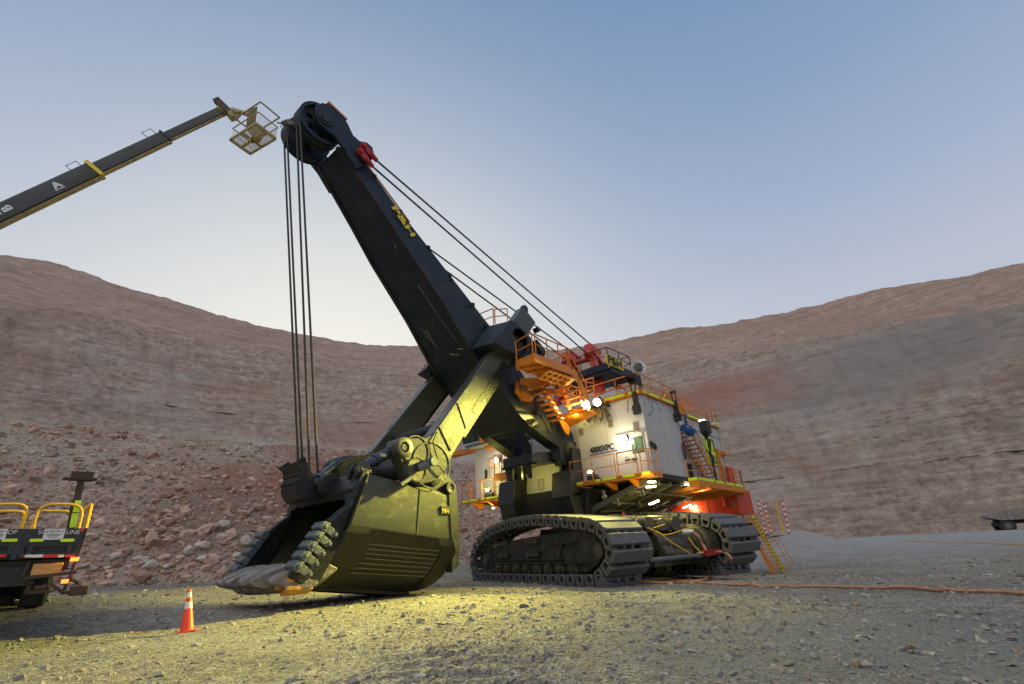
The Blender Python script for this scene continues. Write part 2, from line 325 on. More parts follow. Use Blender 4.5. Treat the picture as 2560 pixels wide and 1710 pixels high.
def rockmat(name, cols, s1, s2, bump=1.0, bd=.3, bs=1.0, rough=.9, strat=None, patch=None, gravel=False, strata=False):
    m = bpy.data.materials.new(name); m.use_nodes = True; nt = m.node_tree; N = nt.nodes; L = nt.links; b = N['Principled BSDF']; b.inputs['Roughness'].default_value = rough; b.inputs['Specular IOR Level'].default_value = .2
    g = N.new('ShaderNodeNewGeometry'); mp = N.new('ShaderNodeMapping'); L.new(g.outputs['Position'], mp.inputs[0]); mp.inputs['Scale'].default_value = strat or (1, 1, 1)
    def noise(sc, det=8, rg=.6, w=None, src=None):
        n = N.new('ShaderNodeTexNoise'); n.inputs['Scale'].default_value = sc; n.inputs['Detail'].default_value = det; n.inputs['Roughness'].default_value = rg; n.inputs['Distortion'].default_value = .4
        L.new(src or mp.outputs[0], n.inputs[0]); return n.outputs['Fac']
    r = N.new('ShaderNodeValToRGB'); L.new(noise(s1, 9, .68), r.inputs[0]); e = r.color_ramp.elements
    e[0].position = .33; e[0].color = (*cols[0], 1); e[1].position = .68; e[1].color = (*cols[2], 1); x = e.new(.5); x.color = (*cols[1], 1)
    cur = r.outputs[0]
    if len(cols) > 3:
        for j, c in enumerate(cols[3:]):
            rr = N.new('ShaderNodeMapRange'); rr.inputs[1].default_value = .52; rr.inputs[2].default_value = .66
            ad = N.new('ShaderNodeVectorMath'); ad.inputs[1].default_value = (31*(j+1), 17, 5*j); L.new(mp.outputs[0], ad.inputs[0])
            L.new(noise(s2, 5, .6, src=ad.outputs[0]), rr.inputs[0]); mx = N.new('ShaderNodeMix'); mx.data_type = 'RGBA'; L.new(rr.outputs[0], mx.inputs['Factor']); L.new(cur, mx.inputs[6]); mx.inputs[7].default_value = (*c, 1); cur = mx.outputs[2]
    if strata:                               # thin bedding layers and pale dust runs down the face
        for scl, lo, hi in (((.012, .012, .75), .77, 1.23), ((.22, .22, .02), .84, 1.2)):
            mq = N.new('ShaderNodeMapping'); mq.inputs['Scale'].default_value = scl; L.new(g.outputs['Position'], mq.inputs[0]); nq = N.new('ShaderNodeTexNoise'); nq.inputs['Scale'].default_value = 1; nq.inputs['Detail'].default_value = 7; nq.inputs['Roughness'].default_value = .7; nq.inputs['Distortion'].default_value = .8; L.new(mq.outputs[0], nq.inputs[0])
            mr = N.new('ShaderNodeMapRange'); mr.inputs[1].default_value = .32; mr.inputs[2].default_value = .68; mr.inputs[3].default_value = lo; mr.inputs[4].default_value = hi; L.new(nq.outputs['Fac'], mr.inputs[0]); cm = N.new('ShaderNodeCombineColor'); [L.new(mr.outputs[0], cm.inputs[i]) for i in range(3)]
            mx = N.new('ShaderNodeMix'); mx.data_type = 'RGBA'; mx.blend_type = 'MULTIPLY'; mx.inputs['Factor'].default_value = 1; L.new(cur, mx.inputs[6]); L.new(cm.outputs[0], mx.inputs[7]); cur = mx.outputs[2]
    if gravel:                               # packed stones: cell colour and relief
        hs_ = []
        for sc_, am in ((24, .5), (60, .35)):
            vo_ = N.new('ShaderNodeTexVoronoi'); vo_.inputs['Scale'].default_value = sc_; vo_.inputs['Randomness'].default_value = 1; L.new(g.outputs['Position'], vo_.inputs['Vector'])
            sx = N.new('ShaderNodeSeparateColor'); L.new(vo_.outputs['Color'], sx.inputs[0]); mr = N.new('ShaderNodeMapRange'); mr.inputs[3].default_value = 1-am; mr.inputs[4].default_value = 1+am; L.new(sx.outputs[0], mr.inputs[0])
            cm = N.new('ShaderNodeCombineColor'); [L.new(mr.outputs[0], cm.inputs[i]) for i in range(3)]; mx = N.new('ShaderNodeMix'); mx.data_type = 'RGBA'; mx.blend_type = 'MULTIPLY'; mx.inputs['Factor'].default_value = 1; L.new(cur, mx.inputs[6]); L.new(cm.outputs[0], mx.inputs[7]); cur = mx.outputs[2]; hs_.append((vo_, sc_))
    if patch:                                # bands / fans of other material lying on the face: (centre, radii, colour)
        for c, rad, colr in patch:
            vm = N.new('ShaderNodeVectorMath'); vm.operation = 'SUBTRACT'; vm.inputs[1].default_value = c; L.new(g.outputs['Position'], vm.inputs[0])
            v2 = N.new('ShaderNodeVectorMath'); v2.operation = 'DIVIDE'; v2.inputs[1].default_value = rad; L.new(vm.outputs[0], v2.inputs[0])
            ln = N.new('ShaderNodeVectorMath'); ln.operation = 'LENGTH'; L.new(v2.outputs[0], ln.inputs[0])
            ad = N.new('ShaderNodeMath'); ad.operation = 'ADD'; L.new(ln.outputs['Value'], ad.inputs[0]); nn = noise(s2*2.2, 6, .65); sb = N.new('ShaderNodeMath'); sb.operation = 'MULTIPLY_ADD'; sb.inputs[1].default_value = 1.6; sb.inputs[2].default_value = -.8; L.new(nn, sb.inputs[0]); L.new(sb.outputs[0], ad.inputs[1])
            rr = N.new('ShaderNodeMapRange'); rr.inputs[1].default_value = 1.25; rr.inputs[2].default_value = .45; L.new(ad.outputs[0], rr.inputs[0])
            mx = N.new('ShaderNodeMix'); mx.data_type = 'RGBA'; L.new(rr.outputs[0], mx.inputs['Factor']); L.new(cur, mx.inputs[6]); mx.inputs[7].default_value = (*colr, 1); cur = mx.outputs[2]
    L.new(cur, b.inputs['Base Color'])
    bp = N.new('ShaderNodeBump'); bp.inputs['Strength'].default_value = bump; bp.inputs['Distance'].default_value = bd; L.new(noise(bs, 10, .7), bp.inputs['Height']); last = bp
    if gravel:
        for vo_, sc_ in hs_:
            b2 = N.new('ShaderNodeBump'); b2.invert = True; b2.inputs['Strength'].default_value = .9; b2.inputs['Distance'].default_value = .9/sc_; L.new(vo_.outputs['Distance'], b2.inputs['Height']); L.new(last.outputs[0], b2.inputs['Normal']); last = b2
    L.new(last.outputs[0], b.inputs['Normal'])
    return m
MT['ground'] = rockmat('crushed_rock_ground', [(.23, .205, .17), (.33, .3, .245), (.45, .415, .35), (.41, .38, .32), (.26, .245, .215)], 2.2, .2, 1., .05, 26, gravel=True,
    patch=[((75, 95, -1), (75, 60, 40), (.36, .36, .35)), ((5, 7.5, 0), (3.6, 3.0, 5), (.27, .275, .27)), ((-22, 28, 0), (13, 8, 9), (.25, .22, .19))])
MT['muck'] = rockmat('blasted_rubble', [(.24, .165, .13), (.35, .26, .2), (.46, .36, .29), (.25, .12, .085), (.36, .3, .245)], .9, .07, 1., .12, 5,
    patch=[((-17, 46, 9), (11, 12, 7), (.27, .1, .06)), ((-26, 41, 5), (7, 8, 4), (.22, .16, .125))])
MT['wall'] = rockmat('pit_wall_rock', [(.24, .172, .132), (.36, .268, .212), (.47, .365, .3), (.32, .215, .16), (.38, .315, .265)], .3, .018, 1., .8, 1.1, strat=(1, 1, 1.7), strata=True,
    patch=[((130, 165, 66), (60, 60, 22), (.28, .25, .225)), ((85, 150, 48), (45, 50, 12), (.24, .215, .195)), ((80, 205, 66), (42, 45, 15), (.36, .185, .14)), ((-75, 150, 50), (30, 40, 9), (.27, .26, .24)), ((-50, 195, 52), (42, 60, 24), (.35, .2, .155)), ((-95, 120, 78), (60, 60, 7), (.4, .34, .28)), ((-75, 165, 44), (150, 120, 5.5), (.46, .41, .34))])
MT['wall2'] = rockmat('upper_bench_rock', [(.28, .19, .145), (.37, .26, .2), (.45, .325, .26), (.33, .22, .17)], .16, .012, .9, .8, .6, strat=(1, 1, 5), strata=True)

# ---- floor of the pit, one sheet to far behind the walls
az = np.radians(np.concatenate([np.arange(-180, -64, 4.), np.arange(-64, 64, .14), np.arange(64, 181, 4.)]))
rr = np.concatenate([[.05, .6, 1.2, 2, 2.8], 3.4*np.exp(np.linspace(0, math.log(420/3.4), 330))])
A, Rg = np.meshgrid(az, rr); X = Rg*np.sin(A); Y = Rg*np.cos(A)
# a low windrow (berm) on the far floor right
Zb = ground_z(X, Y)+np.exp(-((Rg-118)/5)**2)*np.clip((A-R_(18))/.1, 0, 1)*(.25+.25*fbm(X*.12, Y*.12, 0, 3, 4))
Zb = Zb+np.exp(-((Rg-72)/5)**2)*np.exp(-((A-R_(27))/.075)**2)*2.3
floor = tag(grid_obj('ground', X, Y, Zb, MT['ground']), 'grey crushed rock floor of the open pit', None, kind='structure')

# ---- pit walls
skyline = [(-80, 21), (-62, 23.5), (-51.9, 25.0), (-49.4, 25.6), (-46.6, 25.7), (-43.3, 25.3), (-39.9, 25.1), (-36.2, 24.7), (-32.2, 24.0), (-28.0, 23.6), (-23.6, 23.4), (-19.0, 23.2), (-12.2, 23.1), (-3, 22.4), (6.0, 22.0), (11.2, 22.3), (16.1, 22.4), (20.9, 22.3), (25.3, 22.0), (29.6, 21.7), (33.5, 21.6), (37.2, 21.2), (40.7, 21.1), (43.7, 20.6), (46.5, 20.0), (49.1, 19.6), (50.5, 19.3), (62, 18), (80, 16)]
az = np.radians(np.arange(-82, 82, .16)); ad = np.degrees(az)
E4 = np.interp(ad, [p[0] for p in skyline], [p[1] for p in skyline])
E3 = np.interp(ad, [-80, -50.7, -47, -42.6, -27.9, -12, 5, 17.4, 22.3, 28.7, 39.6, 45.4, 49.4, 80], [19, 21, 22.0, 22.1, 21.4, 20, 19.4, 19.3, 18.7, 18.5, 17.9, 17.1, 16.4, 12])
E2 = np.interp(ad, [-80, -48.6, -40.7, -26.7, 0, 20, 40, 80], [12.5, 13.8, 15.2, 14.4, 14.5, 9.5, 10.5, 11])
E1 = np.interp(ad, [-80, -20, 0, 80], [7, 7, 5.4, 5.0])
R0 = np.interp(ad, [-82, -30, 0, 25, 45, 82], [150, 175, 190, 175, 165, 150])
E4 = E4+.12*fbm(ad*1.3, 0*ad, 0, 5, 66)+.25*fbm(ad*.2, 0*ad, 0, 2, 67)
jit = 2.2*fbm(ad*.12, 0*ad, 0, 3, 8)
def seg(Ra, za, m, el): return ((CAM_H-za)+m*Ra)/(m-np.tan(np.radians(el)))
prof = [(R0+jit, -1+0*ad)]; Ra, za = prof[0]; Ra = Ra*1.
rows = []
def add_seg(Rb, zb, n, st):
    global Ra, za
    for k in range(1, n+1): t = k/n; rows.append((Ra+(Rb-Ra)*t, za+(zb-za)*t, st))
    Ra, za = Rb, zb
rows.append((Ra, za, 0))
for el, m, n, w in ((E1, 1.15, 36, 5), (E2, 1.3, 50, 7), (E3, 1.2, 60, 22)):
    Rb = seg(Ra, za, m, el); zb = za+m*(Rb-Ra); add_seg(Rb, zb, n, 1); add_seg(Ra+w, za+.3, 5, 0)
n3 = len(rows)
Rb = seg(Ra, za, .95, E4); zb = za+.95*(Rb-Ra); add_seg(Rb, zb, 50, .35); add_seg(Ra+120, za-8, 6, 0)
Rr = np.array([r[0] for r in rows]); Zr = np.array([r[1] for r in rows]); St = np.array([r[2]+0*ad for r in rows]); AA = np.broadcast_to(az, Rr.shape)
X = Rr*np.sin(AA); Y = Rr*np.cos(AA)
k = np.array([[.5]]*0)
nz = fbm(X/30, Y/30, Zr/22, 5, 2)*3.0+fbm(X/18, Y/18, Zr/5, 5, 12, ridge=True)*.7+fbm(X/4.5, Y/4.5, Zr/1.1, 4, 22)*.6+fbm(X/.9, Y/.9, Zr/.6, 2, 29)*.35
gul = np.clip(fbm(AA*24+Zr*.012, Zr/34, Zr/60+AA*5, 4, 31, ridge=True), 0, 1)*1.5
Dz = St*(nz+gul)
rowi = np.arange(len(rows))[:, None]; lim = np.where(St < .1, .12, 1.)
Rr2 = Rr+Dz+(1-St)*0
X = Rr2*np.sin(AA); Y = Rr2*np.cos(AA); Z2 = Zr+(St < .5)*fbm(X/7, Y/7, 0, 4, 77)*.7
tag(grid_obj('pit_wall', X[:n3], Y[:n3], Z2[:n3], MT['wall']), 'brown terraced rock face of the open pit', None, kind='structure')
tag(grid_obj('upper_bench', X[n3-1:], Y[n3-1:], Z2[n3-1:], MT['wall2']), 'smooth reddish top bench above the pit wall', None, kind='structure')

# ---- blasted muck pile on the left
az = np.radians(np.arange(-78, 11, .22)); ad = np.degrees(az)
mtop = np.interp(ad, [-78, -48.2, -44.5, -40.3, -35.5, -30.3, -26.5, -19.9, -12, -6.4, -4, 0, 11], [12.4, 12.4, 12.5, 12.3, 12.1, 11.9, 11.8, 11.5, 11.2, 9.4, 6.0, 3.4, 1.])
base = np.interp(ad, [-78, -50, -40, -30, -20, -6, 11], [40, 42, 42, 41, 43, 52, 62])+1.5*fbm(ad*.15, 0*ad, 0, 3, 5)
gb = ground_z(base*np.sin(az), base*np.cos(az))
sl = .72; Rt = ((CAM_H-gb)+sl*base)/(sl-np.tan(np.radians(mtop))); Ht = (Rt-base)*sl
rows = []
for t in np.linspace(-.03, 1, 90): rows.append((base+(Rt-base)*t, gb+Ht*t-.15))
for t in np.linspace(.1, 1, 8): rows.append((Rt+18*t, gb+Ht-.15-1*t))
for t in np.linspace(.2, 1, 5): rows.append((Rt+18+22*t, (gb+Ht-1)*(1-t)-1*t))
Rr = np.array([r[0] for r in rows]); Zr = np.array([r[1] for r in rows]); AA = np.broadcast_to(az, Rr.shape); X = Rr*np.sin(AA); Y = Rr*np.cos(AA)
MZ = Zr+.55*fbm(X/5, Y/5, 0, 4, 41)+.12*fbm(X*1.1, Y*1.1, 0, 4, 43)
tag(grid_obj('rubble_slope', X, Y, MZ, MT['muck']), 'slope of blasted reddish rubble', None, kind='structure')
mX, mY, mZ = X, Y, MZ

# ---- rocks
def ico(sub):
    bm = bmesh.new(); bmesh.ops.create_icosphere(bm, subdivisions=sub, radius=1); v = np.array([list(p.co) for p in bm.verts]); f = np.array([[q.index for q in p.verts] for p in bm.faces]); bm.free(); return v, f
IC1, IC2 = ico(1), ico(2)
def rocks(name, pts, size, m, shapes=14, sub=1, sink=.3, seed=3, flat=.75):
    rg = np.random.default_rng(seed); v0, f0 = IC1 if sub == 1 else IC2; n = len(pts); sh = []
    for k in range(shapes):
        w = v0*(1+.33*rg.standard_normal((len(v0), 1))*(.75 if sub == 1 else .3))*rg.uniform(.6, 1.25, 3)
        if sub == 2:
            for c in range(9):                # flat broken facets
                d = rg.standard_normal(3); d /= np.linalg.norm(d); q = w@d; w = w-np.outer(np.clip(q-.62, 0, None), d)
        sh.append(w)
    sh = np.array(sh)[rg.integers(0, shapes, n)]; a = rg.uniform(0, 2*PI, n); b = rg.uniform(-.5, .5, n)
    ca, sa, cb, sb = np.cos(a), np.sin(a), np.cos(b), np.sin(b); x, y, z = sh[..., 0], sh[..., 1], sh[..., 2]*flat
    y2 = y*cb[:, None]-z*sb[:, None]; z2 = y*sb[:, None]+z*cb[:, None]; x2 = x*ca[:, None]-y2*sa[:, None]; y3 = x*sa[:, None]+y2*ca[:, None]
    P = np.stack([x2, y3, z2], -1)*size[:, None, None]+pts[:, None, :]; P[..., 2] += size[:, None]*sink
    F = (f0[None]+(np.arange(n)*len(v0))[:, None, None]).reshape(-1, 3)
    return np_obj(name, P.reshape(-1, 3), F, m, smooth=False)
def rocktone(name, cols, bs=18, big=False):
    m = bpy.data.materials.new(name); m.use_nodes = True; nt = m.node_tree; N = nt.nodes; L = nt.links; b = N['Principled BSDF']; b.inputs['Roughness'].default_value = .85; b.inputs['Specular IOR Level'].default_value = .25
    g = N.new('ShaderNodeNewGeometry'); r = N.new('ShaderNodeValToRGB'); L.new(g.outputs['Random Per Island'], r.inputs[0]); e = r.color_ramp.elements; e[0].color = (*cols[0], 1); e[1].color = (*cols[-1], 1)
    for i, c in enumerate(cols[1:-1]): x = e.new((i+1)/(len(cols)-1)); x.color = (*c, 1)
    n = N.new('ShaderNodeTexNoise'); n.inputs['Scale'].default_value = bs; n.inputs['Detail'].default_value = 6; L.new(g.outputs['Position'], n.inputs[0])
    mx = N.new('ShaderNodeMix'); mx.data_type = 'RGBA'; mx.blend_type = 'MULTIPLY'; mx.inputs['Factor'].default_value = .6; L.new(r.outputs[0], mx.inputs[6])
    cr = N.new('ShaderNodeValToRGB'); L.new(n.outputs['Fac'], cr.inputs[0]); cr.color_ramp.elements[0].color = (.55, .53, .5, 1); cr.color_ramp.elements[0].position = .35; cr.color_ramp.elements[1].color = (1.2, 1.2, 1.2, 1); cr.color_ramp.elements[1].position = .65
    L.new(cr.outputs[0], mx.inputs[7]); cur = mx.outputs[2]
    if big:
        n3 = N.new('ShaderNodeTexNoise'); n3.inputs['Scale'].default_value = .11; n3.inputs['Detail'].default_value = 4; L.new(g.outputs['Position'], n3.inputs[0]); c3 = N.new('ShaderNodeValToRGB'); L.new(n3.outputs['Fac'], c3.inputs[0]); e3 = c3.color_ramp.elements; e3[0].position = .4; e3[0].color = (1.05, 1.02, 1.0, 1); e3[1].position = .6; e3[1].color = (1.02, .86, .79, 1)
        m3 = N.new('ShaderNodeMix'); m3.data_type = 'RGBA'; m3.blend_type = 'MULTIPLY'; m3.inputs['Factor'].default_value = 1; L.new(cur, m3.inputs[6]); L.new(c3.outputs[0], m3.inputs[7]); cur = m3.outputs[2]
    L.new(cur, b.inputs['Base Color'])
    bp = N.new('ShaderNodeBump'); bp.inputs['Strength'].default_value = .6; bp.inputs['Distance'].default_value = .03; L.new(n.outputs['Fac'], bp.inputs['Height']); L.new(bp.outputs[0], b.inputs['Normal']); return m
MT['rk'] = rocktone('rubble_rock', [(.27, .185, .145), (.38, .28, .225), (.47, .37, .3), (.3, .2, .155), (.52, .41, .33), (.38, .32, .27)], 2.5, True)
MT['pb'] = rocktone('gravel_stone', [(.18, .165, .14), (.28, .26, .21), (.38, .35, .29), (.23, .22, .215), (.33, .25, .17), (.42, .41, .37)], 14)
MT['bd'] = rocktone('boulder_rock', [(.46, .39, .33), (.42, .37, .32), (.5, .43, .37)], 2.2)
n = 42000; ri = rng.integers(0, 88, n); ci = rng.integers(0, mX.shape[1]-1, n); fx = rng.uniform(0, 1, n)[:, None]; fy = rng.uniform(0, 1, n)[:, None]
def mp(r, c): return np.stack([mX[r, c], mY[r, c], mZ[r, c]], -1)
P = mp(ri, ci)*(1-fx)*(1-fy)+mp(ri, ci+1)*fx*(1-fy)+mp(ri+1, ci)*(1-fx)*fy+mp(ri+1, ci+1)*fx*fy
keep = fbm(P[:, 0]/7, P[:, 1]/7, P[:, 2]/4, 3, 55) > -.32-rng.uniform(0, .35, n)
sz = .045+.056*rng.pareto(2.4, n); sz = np.clip(sz, .04, .48)*(1.35-.55*(ri/88)); P = P[keep]; sz = sz[keep]
tag(rocks('loose_rubble', P, sz, MT['rk'], sub=1, sink=.1, seed=4), 'loose blasted rocks lying on the slope', 'rubble', kind='stuff')
# gravel on the floor
n = 100000; a = rng.uniform(R_(-62), R_(60), n); r = 2.6*np.exp(rng.uniform(0, 1, n)**.8*math.log(48/2.6)); X = r*np.sin(a); Y = r*np.cos(a)
k = fbm(X/2.5, Y/2.5, 0, 3, 61) > -.25-rng.uniform(0, .5, n); X, Y, r = X[k], Y[k], r[k]
sz = np.clip(.005+.0045*rng.pareto(2.1, len(X)), .005, .05)*(1+r/20)
tag(rocks('gravel', np.stack([X, Y, ground_z(X, Y)], -1), sz, MT['pb'], sub=1, sink=.15, seed=9, flat=.6), 'loose gravel and stones strewn over the pit floor', 'gravel', kind='stuff')
# boulders one can count at the toe of the slope
bl = []
for x, y, s in ((292, 1398, .62), (355, 1412, .5), (375, 1420, .55), (345, 1398, .36), (322, 1425, .34), (475, 1385, .55), (508, 1372, .6), (505, 1400, .4), (450, 1400, .3), (415, 1418, .3), (560, 1320, .8), (612, 1362, .75), (590, 1395, .4), (640, 1405, .34), (545, 1402, .36), (270, 1425, .3), (210, 1418, .36)):
    d = ray(None, x, y); h = V((d.x, d.y)).normalized(); R = 40.5; i = np.argmin(np.abs(np.degrees(np.arctan2(mX[0], mY[0]))-math.degrees(math.atan2(h.x, h.y)))); best = None
    for j in range(0, 80):                    # where the sight line meets the slope
        p = V((mX[j, i], mY[j, i], mZ[j, i])); t = p.xy.length/V((d.x, d.y)).length; zz = CAM_H+d.z*t
        if zz <= p.z+.05: best = p; break
    if best is None: best = V((mX[2, i], mY[2, i], mZ[2, i]))
    b = rocks('boulder', np.array([[0, 0, 0.]]), np.array([s]), MT['bd'], shapes=1, sub=2, sink=.25, seed=int(x)); b.location = best
    tag(b, None, 'boulder', 'boulders at the toe of the rubble slope'); bl.append((x, y, s, b))
names = ['large pale boulder nearest the flatbed truck\'s tail, set in dust', 'grey boulder just right of the pale one, leaning on its neighbour', 'rounded boulder at the front of the cluster right of the truck', 'small stone wedged behind the front boulder cluster', 'small boulder half sunk at the left of the front cluster', 'mid-sized boulder left of the dipper, lower of the pair', 'big block left of the dipper, upper of the pair', 'small block below the pair left of the dipper', 'small stone between the two boulder clusters', 'low stone right of the front boulder cluster', 'large pale boulder highest up the slope above the dipper teeth', 'large brown boulder close behind the far dipper lip', 'small boulder left of the far dipper lip', 'small stone nearest the dipper tooth tips', 'flat stone on the toe midway between cone and dipper lip', 'low grey stone left of the large pale boulder', 'leftmost stone beside the truck\'s hitch']
for (x, y, s, b), nm in zip(bl, names): b['label'] = nm
st = rocks('stone', np.array([[0, 0, 0.]]), np.array([.17]), MT['bd'], shapes=1, sub=2, sink=.2, seed=5); d = ray('Y5', 570, 1515); t = -1.5/d.z; st.location = (d.x*t, d.y*t, gz(d.x*t, d.y*t)); tag(st, 'pale stone on the ground beside the orange cable', 'stone')
st = rocks('stone', np.array([[0, 0, 0.]]), np.array([.12]), MT['cast'], shapes=1, sub=2, sink=.2, seed=8); d = ray(None, 1308, 1521); t = -1.3/d.z; st.location = (d.x*t, d.y*t, gz(d.x*t, d.y*t)); tag(st, 'dark grey stone alone in front of the crawlers', 'stone')
# ================================================================== the rope shovel
shovel = empty('mining_shovel', M_W)
tag(shovel, 'huge black and white electric rope shovel on crawlers, its bucket resting on the pit floor', 'mining shovel')
P = shovel
def az(p): return (p[0], p[2])

# ---- boom: box girder, widening towards the shipper shaft
BOT = [(15.45, 18.85, .95), (13.3, 16.62, 1.2), (11.9, 15.05, 1.34), (9.55, 12.66, 1.48), (7.78, 10.5, 1.55), (5.75, 8.8, 1.7), (4.7, 7.7, 1.76), (3.9, 7.2, 1.8), (2.5, 6.67, 1.86), (1.6, 6.35, 1.9)]
TOP = [(14.3, 19.0, .95), (12.25, 17.0, 1.2), (10.0, 15.2, 1.34), (7.77, 13.4, 1.48), (6.05, 12.1, 1.55), (4.75, 10.7, 1.7), (3.6, 9.5, 1.76), (2.7, 8.95, 1.8), (1.6, 8.35, 1.86), (.75, 7.9, 1.9)]
b = MB(); b.loft([[V((p[0], -p[2], p[1])), V((p[0], p[2], p[1])), V((t[0], t[2], t[1])), V((t[0], -t[2], t[1]))] for p, t in zip(BOT[:6], TOP[:6])])
boom = b.obj('boom', 'boom', P, bevel=.03)
# flanges of the underside, weld seams and cleats
b = MB()
for s in (-1, 1):
    for (p, q) in zip(BOT[:5], BOT[1:6]):
        d = V((p[0], s*p[2]*.97, p[1]))-V((0, 0, .0)); e = V((q[0], s*q[2]*.97, q[1])); n = V((.05, 0, -.04))
        b.bar(V((p[0], s*(p[2]-.09), p[1]))+n*.5, V((q[0], s*(q[2]-.09), q[1]))+n*.5, .2, .07, up=(.75, 0, -.66))
objs(b, 'flange', 'black', boom)
b = MB()
for t in (.2, .52, .82, 1.3, 2.2, 3.3):
    i = int(t); f = t-i; p = [BOT[i][j]+(BOT[i+1][j]-BOT[i][j])*f for j in range(3)]; q = [TOP[i][j]+(TOP[i+1][j]-TOP[i][j])*f for j in range(3)]
    b.bar((p[0]*.72+q[0]*.28, p[2]+.004, p[1]*.72+q[1]*.28), (p[0]*.4+q[0]*.6, q[2]+.006, p[1]*.4+q[1]*.6), .03, .03)
for t in (2.55, 3.15, 3.75): 
    i = int(t); f = t-i; q = [TOP[i][j]+(TOP[i+1][j]-TOP[i][j])*f for j in range(3)]; p = [BOT[i][j]+(BOT[i+1][j]-BOT[i][j])*f for j in range(3)]
    c = V((q[0]*.85+p[0]*.15, q[2]+.1, q[1]*.85+p[1]*.15)); b.cyl(c-V((0, .1, 0)), c+V((0, .03, 0)), .07, 8)
    b.tube([c, c+V((.5, -.03, -.35))], .018)
objs(b, 'weld_seam', 'black', boom)
# conduit on top edge
b = MB(); b.tube([V((t[0]-.12, t[2]*.75, t[1]+.14)) for t in TOP[:6]], .055); b.tube([V((t[0]-.1, -t[2]*.6, t[1]+.2)) for t in TOP[1:6]], .04)
objs(b, 'conduit', 'brown', boom)
b = MB(); q = [V((t[0]-.05, t[2]-.02, t[1]+.04)) for t in TOP[:3]]
b.bar(q[0].lerp(q[1], .1), q[1].lerp(q[2], .3), .05, .07); b.obj('edge_strip', 'orange', boom)
# lettering on the near side plate
i0 = V((TOP[1][0], TOP[1][2]+.01, TOP[1][1])); i1 = V((TOP[2][0], TOP[2][2]+.01, TOP[2][1])); d = (i1-i0).normalized()
o0 = S('X3', 0, 0, 1.3)
t0 = S(None, 984, 523, 1.27); t1 = S(None, 1023, 573, 1.33)
pa = S(None, 977, 517, 1.24); pb = S(None, 1017, 576, 1.33); w = (pb-pa); up = S(None, 990, 516, 1.26)-pa
tt = text('P&H', .48, pa+V((.0, .02, .0)), w, V((-.55, 0, .8)), 'yellow', boom, sx=1.95, th=.01, fat=.016)
tt = text('P&H', .5, V((10.2, .62, 13.32)), V((-.03, -1, 0)), V((-.66, 0, -.75)), 'brown', boom, sx=1.2, th=.01); bpy.data.objects.remove(tt)

rg = random.Random(4); b = MB()                # scuffed, bare patches and small brackets on the underside and side plate
def under(t, f):                             # point on the underside, t along, f across -1..1
    i = min(int(t), 3); k = t-i; p = [BOT[i][j]+(BOT[i+1][j]-BOT[i][j])*k for j in range(3)]; return V((p[0], f*p[2], p[1]))
UN = V((.66, 0, -.75))
for t0, f0, t1, f1, w in ((2.6, .45, 3.75, .62, .03), (3.3, -.35, 3.7, -.3, .05), (3.9, .1, 3.97, .45, .1), (3.86, .5, 3.9, .72, .12), (1.2, -.95, 1.26, -.86, .12), (2.9, -.96, 2.95, -.9, .1), (2.0, .5, 1.9, .62, .04), (3.2, -.5, 3.5, -.42, .03)):
    q0, q1 = under(t0, f0)+UN*.006, under(t1, f1)+UN*.006; n = 7; pts = [q0.lerp(q1, j/n)+V((0, rg.uniform(-.03, .03), 0)) for j in range(n+1)]
    for a_, c_ in zip(pts, pts[1:]): ww = w*rg.uniform(.3, 1.1); b.bar(a_, c_, ww, .008, up=UN)
objs(b, 'scuff_mark', 'vent', boom)
b = MB()
for t in (.35, 1.05, 1.8, 2.4, 3.1): i = int(t); k = t-i; q = [TOP[i][j]+(TOP[i+1][j]-TOP[i][j])*k for j in range(3)]; b.box((q[0]-.12, q[2]-.02, q[1]-.15), (q[0]+.05, q[2]+.07, q[1]+.02))
objs(b, 'bracket', 'black', boom)
# lower boom: twin side plates, pinched towards the feet
b = MB()
b.loft([[V((p[0], -p[2], p[1])), V((p[0], p[2], p[1])), V((t[0], t[2], t[1])), V((t[0], -t[2], t[1]))] for p, t in zip(BOT[5:8], TOP[5:8])])
for s in (-1, 1):
    b.loft([[V((p[0], s*1.1, p[1])), V((p[0], s*p[2], p[1])), V((t[0], s*t[2], t[1])), V((t[0], s*1.1, t[1]))] for p, t in zip(BOT[7:], TOP[7:])])
    b.prism([(1.62, 6.36), (.76, 7.9), (.15, 7.2), (.1, 5.9), (.5, 5.45), (1.25, 5.45), (1.6, 5.8)], s*1.25, s*1.92)
b.ext([(3.75, -1.15, 7.3), (3.75, 1.15, 7.3), (2.8, 1.15, 8.8), (2.8, -1.15, 8.8)], (-.3, 0, -.25))
lb = b.obj('lower_boom', 'boom', P, bevel=.03)
b = MB()
for s in (-1, 1):
    b.lathe((.75, s*1.15, 6.2), (0, s, 0), [(0, .5), (.95, .5), (.97, .42), (1.0, .42), (1.02, .2), (1.06, .2)], 22)
objs(b, 'foot_pin', 'oil', lb)
b = MB(); b.bar((4.3, 1.83, 9.9), (2.3, 1.9, 7.0), .035, .035); b.bar((2.35, 1.9, 8.7), (1.75, 1.93, 6.5), .03, .03); b.bar((3.4, 1.83, 9.2), (2.9, 1.87, 8.2), .03, .03)
b.cyl((3.25, 1.8, 8.05), (3.4, 2.05, 8.0), .12, 10)
objs(b, 'weld_seam', 'oil', lb)
b = MB()                                     # foot towers of the revolving frame, gussets
